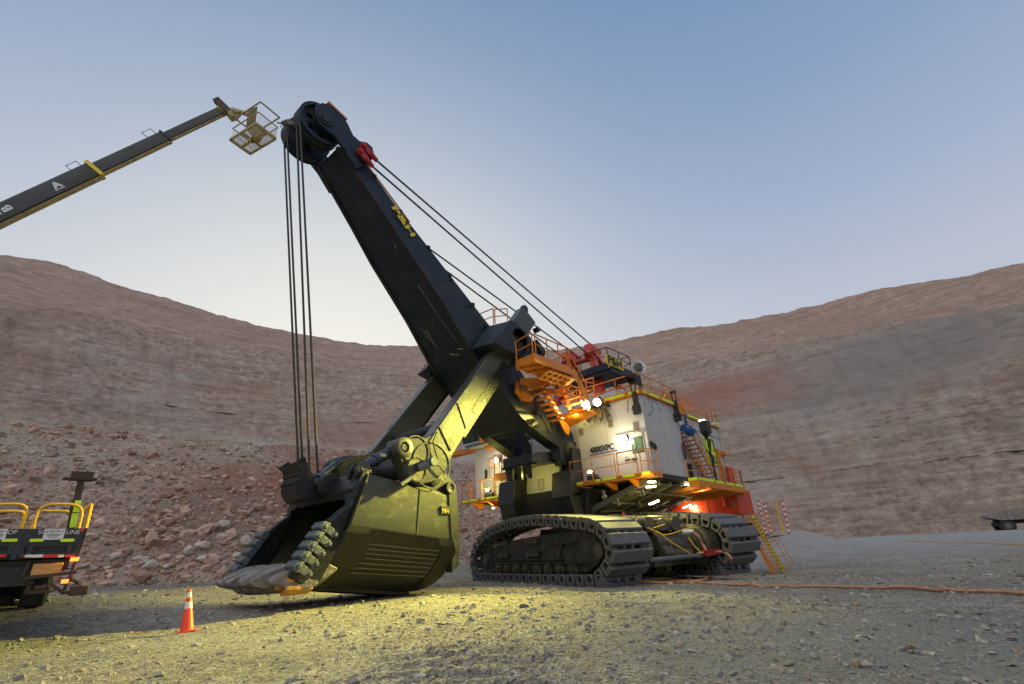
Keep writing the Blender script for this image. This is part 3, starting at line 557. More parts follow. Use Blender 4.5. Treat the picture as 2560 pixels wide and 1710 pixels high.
for s in (-1, 1):
    c = 1.95*s
    b.ext([(1.75, c-.62, 5.0), (1.75, c+.62, 5.0), (.6, c+.62, 5.3), (.6, c-.62, 5.3)], (.25, 0, -1.3))
    b.ext([(1.95, c-.55, 3.8), (1.95, c+.55, 3.8), (.5, c+.55, 3.8), (.5, c-.55, 3.8)], (-.3, 0, -1.0))
    b.box((.4, c-.5, 4.0), (1.2, c-.32, 6.3)); b.box((.4, c+.32, 4.0), (1.2, c+.5, 6.3))
ft = objs(b, 'boom_foot_tower', 'black', P, bevel=.03)
b = MB()                                     # walkway box between the boom feet with three pointed brackets
b.ext([(3.0, -1.05, 6.05), (3.0, 1.05, 6.05), (1.0, 1.3, 6.3), (1.0, -1.3, 6.3)], (0, 0, -.5))
b.ext([(2.9, -1.3, 5.6), (2.9, 1.3, 5.6), (1.2, 1.4, 5.75), (1.2, -1.4, 5.75)], (0, 0, -.12))
for s in (-.95, -.3, .35):
    b.ext([(2.7, s-.28, 5.55), (2.7, s+.28, 5.55), (2.45, s+.06, 4.85), (2.45, s-.06, 4.85)], (-.14, 0, 0))
rail(b, [(2.9, -1, 6.1), (2.9, 1, 6.1)], .7, .6, .02)
b.obj('front_walkway', 'black', P)

# ---- boom point: side plates, two sheaves, shaft
hub = V((16.3, 0, 19.68))
b = MB()
for s in (-1, 1):
    pl = [(16.55, 20.5), (16.1, 20.72), (15.6, 20.6), (15.2, 20.2), (14.9, 19.75), (14.55, 19.65), (14.15, 19.85), (13.85, 19.75), (13.7, 19.3), (13.95, 18.7), (14.6, 17.9), (15.3, 18.7), (15.75, 19.05), (16.5, 19.2), (16.75, 19.6), (16.8, 20.1)]
    b.prism(pl, s*1.02, s*1.2)
b.prism([(15.4, 18.82), (15.1, 19.15), (14.3, 19.3), (13.9, 18.8), (14.4, 17.9), (15.0, 18.3)], -1.0, 1.0)
bp_ = b.obj('boom_point', 'boom', P, bevel=.02)
b = MB()
b.prism([(16.3, 20.74), (15.3, 20.42), (15.27, 20.5), (16.27, 20.84)], 1.0, 1.22); b.obj('edge_strip', 'orange', bp_)
b = MB(); b.cyl(hub-V((0, 1.3, 0)), hub+V((0, 1.3, 0)), .2, 18)
for k in range(8): a = k*PI/4; c = hub+V((math.cos(a)*.26, 1.2, math.sin(a)*.26)); b.cyl(c, c+V((0, .07, 0)), .05, 6)
b.cyl(hub+V((0, 1.2, 0)), hub+V((0, 1.25, 0)), .36, 20); b.obj('shaft', 'black', bp_)
RS = 1.06
def sheave(s):
    b = MB()
    b.lathe(hub+V((0, s-.3, 0)), (0, 1, 0), [(0, RS-.16), (0, RS), (.04, RS), (.1, RS-.09), (.16, RS-.09), (.22, RS), (.38, RS), (.44, RS-.09), (.5, RS-.09), (.56, RS), (.6, RS), (.6, RS-.16), (.3, RS-.2), (0, RS-.16)], 44, cap=False)
    hs = [ell(.56*math.cos(k*PI/3+.3), .56*math.sin(k*PI/3+.3), .15, .15, 12) for k in range(6)]
    b.holed(ell(0, 0, RS-.1, RS-.1, 36), hs, hub+V((0, s+.12, 0)), (1, 0, 0), (0, 0, 1), .06)
    b.holed(ell(0, 0, RS-.1, RS-.1, 36), hs, hub+V((0, s-.12, 0)), (1, 0, 0), (0, 0, 1), .06)
    b.lathe(hub+V((0, s-.34, 0)), (0, 1, 0), [(0, .34), (.68, .34)], 20)
    return b.obj('sheave', 'boom', P)
sheave(.6); sheave(-.6)
b = MB()
b.tube([S('Z4', 335, 735, -.9), S('Z4', 520, 885, -1.0)], .05); b.cyl(S('Z4', 330, 720, -.9), S('Z4', 372, 760, -.9), .1, 8); b.obj('rope_guard', 'oil', bp_)

# ---- hoist ropes from the sheaves to the equaliser
rp = [(.75, 'Z3', 905, 300, .62), (.45, 'Z3', 835, 345, .42), (-.45, 'Z3', 770, 250, -.42), (-.75, 'Z3', 733, 250, -.7)]
for s, k, x, y, s2 in rp:
    e = S(k, x, y, s2); c = hub+V((0, s, 0)); arc = [c+V((math.cos(t)*(RS-.04), 0, math.sin(t)*(RS-.04))) for t in np.linspace(1.9, .12, 12)]
    b = MB(); b.tube(arc+[arc[-1].lerp(e, .5), e], .042, 6); b.obj('hoist_rope', 'rope', P)

# ---- boom support ropes, sockets
gh = {}
for s, zz, k1, k2 in ((.95, 0, (1090, 650, 1250, 820), (1015, 325)), (.95, 1, (1045, 710, 1200, 890), (1000, 395)), (-.95, 0, None, (885, 375)), (-.95, 1, None, (870, 440))):
    q = (1090, 650, 1250, 820) if zz == 0 else (1045, 710, 1200, 890)
    a = S('Z4', q[0], q[1], 1.36); e = S('Z4', q[2], q[3], 1.36); a.y = s*1.43; e.y = s*1.43
    g = S('Z1', k2[0], k2[1], s)
    b = MB(); b.tube([e, g], .05, 6); b.obj('boom_rope', 'rope', P)
    b = MB(); d = (e-a).normalized(); u = d.cross(V((0, 1, 0)))
    for w in (-1, 1): b.ext([a+u*.17-d*.05, a-d*.2, a-u*.17-d*.05, a-u*.17+d*.3, e-u*.1-d*.25, e-u*.07, e+u*.07, e+u*.1-d*.25, a+u*.17+d*.3], (0, .07*w, 0)); b.v = [v for v in b.v]
    b.cyl(e-d*.45, e, .15, 12, .09); b.cyl(a-V((0, .14, 0)), a+V((0, .16, 0)), .12, 12)
    b.obj('rope_socket', 'sred', P)
    b = MB(); b.cyl(g, g-d*-.55, .08, 12, .17); b.bar(g+d*.5, g+d*1.05, .16, .34, up=(0, 1, 0)); b.cyl(g+d*1.0-V((0, .2, 0)), g+d*1.0+V((0, .2, 0)), .2, 12); b.obj('rope_socket', 'sred', P)

# ---- dipper handle: two legs passing through the saddle blocks
h0, h1 = V((3.95, 0, 13.45)), V((11.0, 0, 5.1)); hd = (h1-h0).normalized(); hn = V((-hd.z, 0, hd.x))    # hn points to the front side
if hn.x < 0: hn = -hn
HP = [(4.48, 13.83), (3.45, 13.15), (6.15, 9.85), (8.2, 7.25), (9.85, 5.1), (10.15, 4.55), (10.75, 3.95), (11.6, 3.75), (12.1, 3.95), (12.35, 4.4), (12.55, 4.75), (12.8, 5.05), (12.7, 5.35), (12.35, 5.45), (11.25, 5.62), (10.9, 5.85), (7.3, 10.3)]
for s in (-1, 1):
    b = MB(); b.prism(HP, s*1.85, s*2.42); leg = b.obj('handle_leg', 'handle', P, bevel=.05)
    b = MB()                                 # rack with grease on the underside
    q0, q1 = V((4.3, 0, 12.05)), V((9.9, 0, 5.3)); n = 34
    b.prism([(5.0, 11.3), (9.3, 6.0), (9.15, 5.85), (4.85, 11.15)], s*1.9, s*2.38)
    for i in range(n):
        p = V((5.0, 0, 11.28)).lerp(V((9.3, 0, 5.98)), i/n); b.box((p.x-.16, s*1.92, p.z-.13), (p.x-.04, s*2.36, p.z+.0))
    b.obj('rack', 'grease', leg)
    b = MB(); b.prism([(6.45, 10.1), (8.75, 7.15), (8.55, 6.95), (6.1, 9.85)], s*2.425, s*2.432); b.obj('grease_smear', 'grease', leg)
    b = MB(); 
    for x0, z0, x1, z1 in ((9.6, 7.3, 9.1, 6.25), (10.6, 6.1, 10.0, 5.2)): b.bar((x0, s*2.43, z0), (x1, s*2.43, z1), .05, .03)
    b.lathe((12.45, s*2.3, 5.05), (0, s, 0), [(0, .38), (.32, .38), (.34, .34), (.34, .2), (.28, .19)], 24)
    b.lathe((12.45, s*2.3, 5.05), (0, s, 0), [(.3, .12), (.31, .12)], 16)
    b.holed(ell(11.75, 5.0, .62, .62, 28), [ell(11.75, 5.0, .57, .57, 28)], (0, s*2.42, 0), (1, 0, 0), (0, 0, 1), -.03*s)
    b.holed(ell(11.0, 4.55, .95, .9, 32), [ell(11.0, 4.55, .9, .85, 32)], (0, s*2.42, 0), (1, 0, 0), (0, 0, 1), -.03*s)
    b.obj('pin_boss', 'handle', leg)
b = MB()                                     # cross tubes between legs near the dipper
b.cyl((10.7, -1.9, 4.75), (10.7, 1.9, 4.75), .42, 20); b.cyl((9.6, -1.9, 6.4), (9.6, 1.9, 6.4), .3, 16); b.box((4.0, -1.9, 12.9), (4.35, 1.9, 13.4))
objs(b, 'torsion_tube', 'black', P)
b = MB(); b.lathe((4.3, 2.2, 13.75), (0, 1, 0), [(0, .24), (.2, .24)], 14); b.bar((3.55, 2.42, 12.8), (3.4, 2.42, 12.55), .3, .25); objs(b, 'lifting_lug', 'boom', P)
b = MB(); b.tube([S('X4', 1330, 0, 2.46), S('X4', 1245, 200, 2.5), S('X4', 1270, 350, 2.5), S('X4', 1350, 600, 2.5)], .028); b.tube([S('X4', 1260, 690, 2.5), S('X4', 1380, 740, 2.55), S('X4', 1470, 850, 2.55), S('X4', 1490, 930, 2.5)], .03)
objs(b, 'hose', 'rubber', P)
# snubber disc and brake arm on the near leg
b = MB(); c = S('X4', 880, 815, 2.7); b.lathe((c.x, 2.42, c.z), (0, 1, 0), [(0, .42), (.3, .46), (.36, .46), (.36, .38), (.34, .36), (.34, .1)], 30)
for k in range(30): a = k*2*PI/30; b.box((c.x+math.cos(a)*.43-.015, 2.76, c.z+math.sin(a)*.43-.015), (c.x+math.cos(a)*.43+.015, 2.8, c.z+math.sin(a)*.43+.015))
sn = b.obj('snubber', 'oil', P)
b = MB(); e = S('X4', 1180, 655, 2.9); b.bar(c+V((-.1, .2, .05)), e+V((0, .15, 0)), .13, .26); b.lathe(e-V((0, .1, 0)), (0, 1, 0), [(0, .16), (.35, .16)], 14); b.cyl(c+V((0, .1, .05)), c+V((-.3, .3, .15)), .15, 12)
b.bar(c+V((.35, .1, -.35)), c+V((.75, .1, -.6)), .12, .12); objs(b, 'brake_arm', 'cast', sn)
# saddle blocks round the shipper shaft
for s in (-1, 1):
    k = lambda x, y, v=2.8: (S('X3', x, y, v).x, S('X3', x, y, v).z)
    o = [k(445, 1030), k(640, 740), k(800, 545), k(900, 600), k(1160, 850), k(1330, 1060), k(1320, 1330), k(1010, 1330), k(680, 1190)]
    c = k(1000, 1010)
    b = MB(); b.holed(o, [ell(c[0], c[1], .62, .72, 24)], (0, s*2.82, 0), (1, 0, 0), (0, 0, 1), -.16*s)
    i2 = [(x+(.35 if j < 3 else 0), z) for j, (x, z) in enumerate(o)]
    n = len(o); pr = [V((x, s*2.8, z)) for x, z in o]; qr = [V((x, s*1.72, z)) for x, z in i2]
    b.add(pr+qr, [[j, (j+1) % n, (j+1) % n+n, j+n] for j in range(n)]); b.add(qr, [list(range(n))])
    sb = b.obj('saddle_block', 'boom', P, bevel=.02)
    b = MB(); b.cyl((c[0], s*1.7, c[1]), (c[0], s*2.55, c[1]), .5, 18); b.cyl((c[0], s*2.3, c[1]), (c[0], s*2.6, c[1]), .2, 12); b.bar((c[0]+.3, s*2.6, c[1]+.4), (c[0]-.1, s*2.6, c[1]-.5), .12, .2); b.obj('shipper_shaft', 'oil', sb)
    if s > 0:
        b = MB()
        for x, y in ((760, 700), (800, 722), (607, 910), (655, 940), (665, 970)): q = S('X3', x, y, 2.83); b.cyl(q, q+V((0, .1, 0)), .075, 8)
        objs(b, 'bolt', 'gear', sb)
    b = MB(); q = S('X3', 600, 560, 1.9)
    rail(b, [(6.9, s*2.3, 12.0), (6.9, s*1.3, 12.05)], .9, .8, .03); rail(b, [(6.9, s*2.4, 12.0), (5.9, s*2.4, 12.4)], .8, .8, .03); objs(b, 'guard_rail', 'orange', sb)
b = MB(); b.cyl((5.2, -2.7, 11.0), (5.2, 2.7, 11.0), .35, 18); b.obj('shipper_shaft', 'black', P)
b = MB(); q = S('X3', 1500, 1230, 3.2); b.cyl(q, q+V((.5, 0, .5)), .28, 12, .2); b.lathe(q, (1, 0, -.3), [(0, .3), (.4, .3)], 10); b.obj('crowd_motor', 'black', P)

# ---- dipper
zt = lambda t: 4.06-(.53*t); zb = lambda t: .62-.55*t if t < .9 else .12
def am(z): return float(np.interp(z, [0.05, .45, .7, 1.4, 2.08, 4.08], [15.9, 15.6, 15.35, 14.82, 14.5, 13.75]))
def ar(z): return float(np.interp(z, [0, .1, .35, .62, 1.36, 1.86, 3.5, 4.1], [11.0, 10.7, 10.2, 9.92, 9.68, 10.05, 10.05, 10.05]))
def hw(v): return float(np.interp(v, [0, .03, .12, .25, .42, .5, .52, 1], [1.3, 1.5, 1.78, 2.08, 2.38, 2.5, 2.51, 2.36]))
def sect(t, off=0., af=0.):
    pts = []
    vs_ = [0, .02, .06, .12, .2, .3, .42, .5, .52, .7, .88, .96, 1.0]
    for v in vs_:
        z = zb(t)+(zt(t)-zb(t))*v; a = am(z)+(ar(z)-am(z))*t; pts.append((a+af, max(.1, hw(v)-off-(.08 if v == 1 else 0)), z))
    pts[0] = (pts[0][0], pts[0][1]-.25, pts[0][2])
    return [V(p) for p in pts]+[V((p[0], -p[1], p[2])) for p in pts[::-1]]
b = MB(); b.loft([sect(t) for t in (0, .1, .25, .45, .7, .88, 1)], cap=False)
n = len(sect(0)); o_ = [sect(t, .13) for t in (0, .3, .6, .95)]
for q in o_:
    for i, v in enumerate(q): v.z += (.13 if i < 3 or i >= n-3 else 0)-(.14 if 10 <= i <= n-11 else 0)
b.loft(o_, cap=False); b.add(o_[0]+sect(0), [[i, (i+1) % n, (i+1) % n+n, i+n] for i in range(n)]); b.add(o_[-1], [list(range(n))])
dip = b.obj('dipper', 'dipper', P, ang=28)
b = MB(); q = sect(.97, .12); b.add(q, [list(range(n))]); b.ext([(9.8, -2.0, 3.4), (9.8, 2.0, 3.4), (9.5, 2.1, 1.2), (9.5, -2.1, 1.2)], (-.2, 0, 0)); b.obj('door', 'black', dip)
# wear plates, ribs, bands on the sides and round the heel
def side(t, v, s=1, off=0):
    z = zb(t)+(zt(t)-zb(t))*v; return V((am(z)+(ar(z)-am(z))*t, s*(hw(v)+off-(.0 if v < 1 else .1)), z))
def patch(b, t0, t1, v0, v1, s, th, nt_=4, nv=8):
    g = [[side(t0+(t1-t0)*i/nt_, v0+(v1-v0)*j/nv, s, -.01) for j in range(nv+1)] for i in range(nt_+1)]
    h = [[side(t0+(t1-t0)*i/nt_, v0+(v1-v0)*j/nv, s, th) for j in range(nv+1)] for i in range(nt_+1)]
    W = nv+1; vs_ = [p for r in g for p in r]+[p for r in h for p in r]; K = (nt_+1)*W; f = []
    for i in range(nt_):
        for j in range(nv): a = i*W+j; f.append([a+K, a+1+K, a+W+1+K, a+W+K])
    ed = [i*W for i in range(nt_+1)], [i*W+nv for i in range(nt_+1)], list(range(W)), [nt_*W+j for j in range(W)]
    for e in ed:
        for p, q in zip(e, e[1:]): f.append([p, q, q+K, p+K])
    b.add(vs_, f)
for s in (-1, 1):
    b = MB(); patch(b, .005, .2, .04, .44, s, .07); patch(b, .86, 1.0, .02, .42, s, .05); patch(b, .2, .86, .44, .5, s, .02); patch(b, .195, .865, .02, .445, s, .015, 5, 8)  # last patch blackens the lower side for shade, beside real wear plates
    w = b.obj('wear_plate_shade_skin', 'wear_shade', dip)
    b = MB()
    for v in (.13, .17, .21, .25, .29, .33, .37): patch(b, .24-.0*v, .84, v, v+.008, s, .05, 5, 1)
    b.obj('wear_rib', 'gear', dip)
    b = MB(); patch(b, .0, .012, .0, .99, s, .03, 1, 12); patch(b, .62, .627, .5, .97, s, .025, 1, 5); patch(b, .99, 1.0, .02, .99, s, .05, 1, 12); objs(b, 'weld_seam', 'dipper', dip)
b = MB()                                     # bottom runners
for s in (-1.1, -.4, .4, 1.1): b.loft([[V((a, s-.1, z)), V((a, s+.1, z)), V((a, s+.1, z+.1)), V((a, s-.1, z+.1))] for a, z in ((15.4, .6), (14, .42), (12.4, .2), (11.0, .02))])
objs(b, 'wear_runner', 'wear_shade', dip)
b = MB(); e = side(.93, .8); b.box((e.x-.22, e.y-.06, e.z-.13), (e.x+.22, e.y+.06, e.z+.15)); pl = b.obj('name_plate', 'black', dip)
text('P&H', .2, (e.x+.19, e.y+.07, e.z-.07), (-1, 0, -.1), (0, 0, 1), 'yellow', dip, th=.01, sx=.95)
# mouth frame: side lips standing forward of the shell
for s in (-1, 1):
    pf = [(13.8, 4.2), (14.25, 3.3), (14.3, 3.0), (14.55, 2.85), (15.2, 2.3), (15.55, 1.85), (15.95, 1.3), (16.05, .95), (15.7, .75), (15.1, .75), (14.75, 1.4), (14.45, 2.08), (13.7, 4.1)]
    b = MB()
    outer = [V((p[0], s*(2.33 if p[1] > 2 else 2.2), p[1])) for p in pf]; inner = [V((p[0]+.06, s*(1.95 if p[1] > 2 else 1.9), p[1])) for p in pf]
    m_ = len(pf); b.add(outer+inner, [list(range(m_)), list(range(m_, 2*m_))]+[[i, (i+1) % m_, (i+1) % m_+m_, i+m_] for i in range(m_)])
    b.ext([(13.7, s*1.7, 4.12), (13.95, s*1.7, 4.15), (14.3, s*1.7, 3.2), (14.0, s*1.7, 3.15)], (0, s*.65, 0))
    b.obj('side_lip', 'wear_shade', dip, bevel=.04)
    for k in range(5):                       # guard castings with lugs
        t = k/4; a = 15.18+.72*t; z = 2.32-1.08*t; b = MB(); d = V((.56, 0, -.83)); nrm = V((.83, 0, .56)); c = V((a, s*2.07, z))
        b.ext([c+d*x+nrm*y+V((0, -.27*s, 0)) for x, y in ((-.17, -.1), (-.12, .14), (.1, .16), (.16, .02), (.15, -.12))], (0, s*.6, 0))
        b.cyl(c+V((0, .3*s, 0)), c+V((0, .38*s, 0)), .07, 10); b.ext([c+d*x-nrm*y+V((0, .2*s, 0)) for x, y in ((-.12, .1), (-.12, .42), (.12, .42), (.12, .1))], (0, .12*s, 0))
        b.box((c.x-.42, c.y+s*.3, c.z-.3), (c.x-.3, c.y+s*.37, c.z-.18))
        b.obj('lip_guard', 'cast', dip, bevel=.025)
b = MB()                                     # lip and the six worn teeth
lip = [(-2.15, 15.75, 1.0), (-1.9, 16.0, .72), (-1, 16.25, .62), (0, 16.3, .6), (1, 16.25, .62), (1.9, 16.0, .72), (2.15, 15.75, 1.0)]
b.loft([[V((a, s, z+.24)), V((a+.12, s, z+.05)), V((a-.1, s, z-.1)), V((a-.9, s, z-.12)), V((a-1.3, s, z+.12)), V((a-.9, s, z+.3))] for s, a, z in lip])
b.obj('cutting_lip', 'lip', dip, bevel=.05)
for i, s in enumerate((-1.85, -1.15, -.4, .4, 1.15, 1.85)):
    rg = random.Random(i); b = MB(); ax = 15.98 if abs(s) < 1.5 else 15.7; j = lambda k=.04: rg.uniform(-k, k)
    st_ = [(-.75, .3, .26, .12), (-.3, .33, .3, .06), (.1, .3, .27, .05), (.5, .25, .2, .03), (.85, .2, .11, 0), (1.1+j(.08), .15, .045, -.03)]
    b.loft([[V((ax+x, s-w+j(), .85+dz-h)), V((ax+x, s+w+j(), .85+dz-h+j(.02))), V((ax+x, s+w+j(), .85+dz+h*.8)), V((ax+x+j(), s+j(.05), .85+dz+h+j(.03))), V((ax+x, s-w, .85+dz+h*.8))] for x, w, h, dz in [(x_*.74, w_*1.1, h_*1.25, d_+.05) for x_, w_, h_, d_ in st_]])
    t_ = b.obj('tooth', 'lip', dip, bevel=.03)
    b = MB(); b.ext([(ax-.85, s-.22, 1.12), (ax-.85, s+.22, 1.12), (ax-.1, s+.24, 1.22), (ax-.1, s-.24, 1.22)], (0, 0, .09)); b.box((ax-.9, s-.34, .72), (ax-.25, s-.3, .95))
    objs(b, 'tooth_adapter', 'lipo' if s > .5 else 'lip', dip, bevel=.03)
b = MB(); b.ext([(15.2, 2.1, .95), (15.9, 2.2, 1.05), (16.3, 1.95, .95), (16.2, 1.6, .8), (15.2, 1.9, .75)], (0, 0, -.18)); b.ext([(15.3, 2.2, .72), (16.1, 2.15, .75), (16.0, 1.6, .6), (15.3, 1.9, .6)], (0, 0, -.14)); objs(b, 'corner_adapter', 'lipo', dip, bevel=.03)
# top cross beam, lugs and heel lugs
b = MB(); b.loft([[V((13.55, s, 4.15)), V((13.9, s, 4.1)), V((14.25, s, 3.55)), V((14.2, s, 3.25)), V((13.5, s, 3.3))] for s in (-2.25, -.9, .9, 2.25)])
for s in (-1.9, 1.9):
    for d in (-.28, .18): b.prism([(13.45, 4.0), (14.15, 3.9), (14.1, 4.25), (13.95, 4.45), (13.75, 4.45), (13.6, 4.3)], s+d, s+d+.14)
    for d in (-.3, .2): b.prism([(12.0, 3.7), (10.2, 3.45), (10.1, 3.9), (10.5, 4.35), (10.9, 4.4), (11.3, 4.1)], s+d, s+d+.13)
b.obj('cross_beam', 'wear_shade', dip, bevel=.03)
b = MB()
for s in (-1.9, 1.9):
    b.lathe((13.85, s-.35, 4.24), (0, 1, 0), [(0, .14), (.7, .14)], 14); b.holed(ell(13.85, 4.24, .24, .24, 20), [ell(13.85, 4.24, .14, .14, 14)], (0, s+.33, 0), (1, 0, 0), (0, 0, 1), .04)
    b.lathe((10.75, s-.1, 4.1), (0, 1, 0), [(0, .3), (.5, .3), (.52, .24), (.52, .14), (.48, .13)], 20); b.lathe((9.95, s, 3.75), (0, 1, 0), [(0, .24), (.5, .24), (.5, .16), (.46, .1)], 18)
objs(b, 'hinge_pin', 'handle', dip)
arc = [(11.1, 4.35), (10.6, 4.5), (10.15, 4.38), (9.75, 4.05), (9.5, 3.5), (9.42, 2.6), (9.38, 1.5), (9.45, .9)]
b = MB(); arco = arc; arci = [(a+.16, z-.1) for a, z in arc]
for s in (-2.0, 2.0): b.prism([(a, z) for a, z in arco]+[(a+.35, z-.22) for a, z in arco[::-1]], s-.12, s+.22)
b.loft([[V((a, -1.95, z)), V((a, 1.95, z)), V((a+.07, 1.95, z-.05)), V((a+.07, -1.95, z-.05))] for a, z in arc[2:]]); objs(b, 'door_arm', 'black', dip)
# pitch braces (dark blue) and the equaliser with its curved rope guard
for s in (-1.95, 1.95):
    b = MB(); p, q = V((12.45, s, 5.05)), V((13.85, s, 4.26)); d = (q-p).normalized(); b.cyl(p+d*.2, q-d*.15, .2, 16, .17); b.cyl(p+d*.85, p+d*.95, .225, 16); b.obj('pitch_brace', 'navy', dip)
    b = MB(); b.box((12.9, s+.15, 4.72), (13.15, s+.2, 4.84)); b.obj('brace_tag', 'ygrn', dip)
b = MB(); b.cyl((12.3, -1.95, 5.35), (13.75, -1.1, 4.35), .13, 14); b.cyl((13.4, -1.6, 4.0), (14.3, -.6, 4.35), .1, 12); b.obj('brace_rod', 'navy', dip)
c = S('Z3', 1025, 395, .55); b = MB()
b.lathe((c.x, -.9, c.z), (0, 1, 0), [(0, .34), (.3, .36), (.5, .3), (.9, .3), (1.05, .36), (1.15, .36), (1.18, .42), (1.3, .42), (1.33, .38), (1.38, .4), (1.46, .38), (1.46, .3)], 30)
b.prism([(c.x+.1, c.z+.3), (c.x-.6, c.z+.05), (c.x-.6, c.z-.4), (c.x+.2, c.z-.4)], -1.2, .5)
eq = b.obj('equaliser', 'black', dip)
gp = [S('Z3', x, y, -.2) for x, y in ((655, 215), (700, 260), (712, 310), (700, 350), (690, 380), (685, 440), (700, 490), (740, 545))]
gp = [(p.x, p.z) for p in gp]; b = MB()
b.loft([[V((a, -1.15, z)), V((a, .18, z)), V((a-.08, .18, z-.03)), V((a-.08, -1.15, z-.03))] for a, z in gp])
for k in (2, 4): b.bar((gp[k][0]+.02, -1.15, gp[k][1]), (gp[k][0]+.02, .18, gp[k][1]), .07, .08)
for s in (-1.1, .1): b.prism(gp+[(gp[-1][0]-.5, gp[-1][1]+.1), (gp[0][0]-.75, gp[3][1]+.1), (gp[0][0]-.35, gp[0][1]+.25)], s, s+.05)
b.obj('rope_guard', 'black', dip)
b = MB()
for z in (1.4, 2.2, 3.0): b.box((14.3-.25*(z-1.4), -2.2, z), (14.4-.25*(z-1.4), -2.12, z+.04))
objs(b, 'liner_seam', 'wear_shade', dip)
# ================================================================== revolving frame and houses
HT = 8.58
def ribs(b, a0, a1, s, z0, z1, n, d=.05):
    for i in range(n): a = a0+(a1-a0)*i/(n-1); b.box((a-.03, s, z0), (a+.03, s+d, z1))
# left module (nearest the camera)
b = MB(); b.box((-4.38, 2.15, 4.5), (0, 6.33, HT))
h = b.obj('machinery_house', 'white', P, bevel=.03)
b = MB(); ribs(b, -.9, -4.33, 6.325, 4.52, HT-.02, 4, .035); b.box((-4.38, 6.32, 8.46), (0, 6.36, 8.56)); objs(b, 'panel_seam', 'white', h)
b = MB(); b.box((-.006, 2.1, 4.5), (.012, 6.34, HT-.05)); b.obj('front_panel', 'whitef', h)
b = MB(); b.box((-4.4, 6.25, 4.27), (0.0, 6.42, 4.5)); b.obj('skirt', 'black', h)
b = MB(); b.box((-4.3, 1.9, 4.36), (-.05, 2.14, HT-.3)); b.box((-.5, 1.3, 6.9), (-.2, 2.1, 7.9)); b.obj('inner_panel', 'white', h)
b = MB(); b.box((-.6, 1.25, 6.75), (-.1, 2.12, 6.88)); b.box((-.7, 1.2, 8.0), (-.1, 2.12, 8.3)); objs(b, 'duct', 'oil', h)
def vent(pa, pb, a=.014):
    p, q = pa, pb; b = MB(); s0, s1, z0, z1 = p.y, q.y, q.z, p.z
    b.box((a, s0, z0), (a+.03, s1, z0+.05)); b.box((a, s0, z1-.05), (a+.03, s1, z1)); b.box((a, s0, z0), (a+.031, s0+.05, z1)); b.box((a, s1-.05, z0), (a+.031, s1, z1))
    for i in range(9): z = z0+.06+(z1-z0-.12)*i/8; b.ext([(a+.001, s0+.05, z-.02), (a+.03, s0+.05, z-.035), (a+.03, s0+.05, z-.025), (a+.001, s0+.05, z+.012)], (0, s1-s0-.1, 0))
    b.obj('vent', 'vent', h)
for x0, y0, x1, y1 in ((328, 645, 395, 725), (682, 535, 758, 622), (990, 572, 1074, 660)): vent(Aa('Y2', x0, y0, 0), Aa('Y2', x1, y1, 0))
b = MB(); b.box((.012, 5.3, 4.55), (.04, 6.12, 6.6)); d = b.obj('door', 'whitef', h, bevel=.012)
b = MB(); b.box((.04, 5.45, 5.62), (.052, 6.02, 6.35)); b.obj('window', 'glass', d)
b = MB(); b.holed(rect(5.41, 5.57, 6.06, 6.4), [rect(5.46, 5.62, 6.01, 6.35)], (.062, 0, 0), (0, 1, 0), (0, 0, 1), -.022); b.box((.04, 5.32, 5.27), (.1, 5.62, 5.33)); b.tube([(.08, 5.6, 5.7), (.08, 5.72, 6.0), (.08, 5.62, 6.3)], .012); b.obj('window_frame', 'black', d)
b = MB(); b.ext([(.01, 4.75, 6.62), (.01, 6.33, 6.62), (.28, 6.33, 6.6), (.28, 4.75, 6.6)], (0, 0, .025)); b.obj('rain_hood', 'whitef', h)
b = MB(); b.box((.012, 6.15, 4.6), (.03, 6.17, 6.6)); b.box((.012, 2.16, 4.5), (.03, 2.19, 8.5)); b.box((.012, 4.0, 4.6), (.018, 4.02, 8.4)); objs(b, 'seam', 'vent', h)
p, q = Aa('Y2', 470, 952, .02), Aa('Y2', 797, 890, .02)
text('4800XPC', .46, (.03, p.y, p.z), (0, 1, .0), (0, 0, 1), 'text', h, sx=(q.y-p.y)/(.46*4.35), th=.01, fat=.022)
p, q = Aa('Y2', 465, 975, .02), Aa('Y2', 802, 908, .02); b = MB(); b.box((.014, p.y, p.z-.03), (.024, q.y, p.z+.03)); b.obj('stripe', 'blue', h)
b = MB()
for x, y in ((1055, 410), (400, 590), (1045, 435)): q = Aa('Y2', x, y, .01); b.cyl(q, q+V((.05, 0, 0)), .05, 8)
b.tube([Aa('Y2', 928, 300, .05), Aa('Y2', 925, 445, .05)], .015); b.tube([Aa('Y2', 990, 360, .05), Aa('Y2', 975, 400, .05), Aa('Y2', 990, 425, .05)], .015)
b.tube([S('Y2', 1218, 320, 6.4), S('Y2', 1240, 430, 6.4), S('Y2', 1190, 490, 6.4), S('Y2', 1180, 445, 6.4)], .015)
q = S('Y3', 60, 800, 6.36); b.box(q-V((.25, 0, .1)), q+V((.2, .08, .1))); b.cyl(q+V((-.2, 0, -.1)), q+V((-.2, .1, -.1)), .1, 8); b.cyl(q+V((.2, 0, .12)), q+V((.2, .1, .12)), .07, 8)
objs(b, 'fitting', 'rubber', h)
b = MB(); b.box((.02, 4.9, 5.3), (.05, 5.2, 5.35)); b.tube([(.1, 4.95, 5.3), (.15, 5.0, 5.45), (.1, 5.2, 5.42)], .02); objs(b, 'hook', 'rubber', h)
b = MB()                                     # corner brackets of the roof walkway
for s in (4.0, 6.1): b.box((.013, s-.13, 8.2), (.04, s+.13, 8.85))
for a in (-.35, -2.2): b.box((a-.13, 6.33, 8.15), (a+.13, 6.39, 8.8))
objs(b, 'bracket', 'white', h)
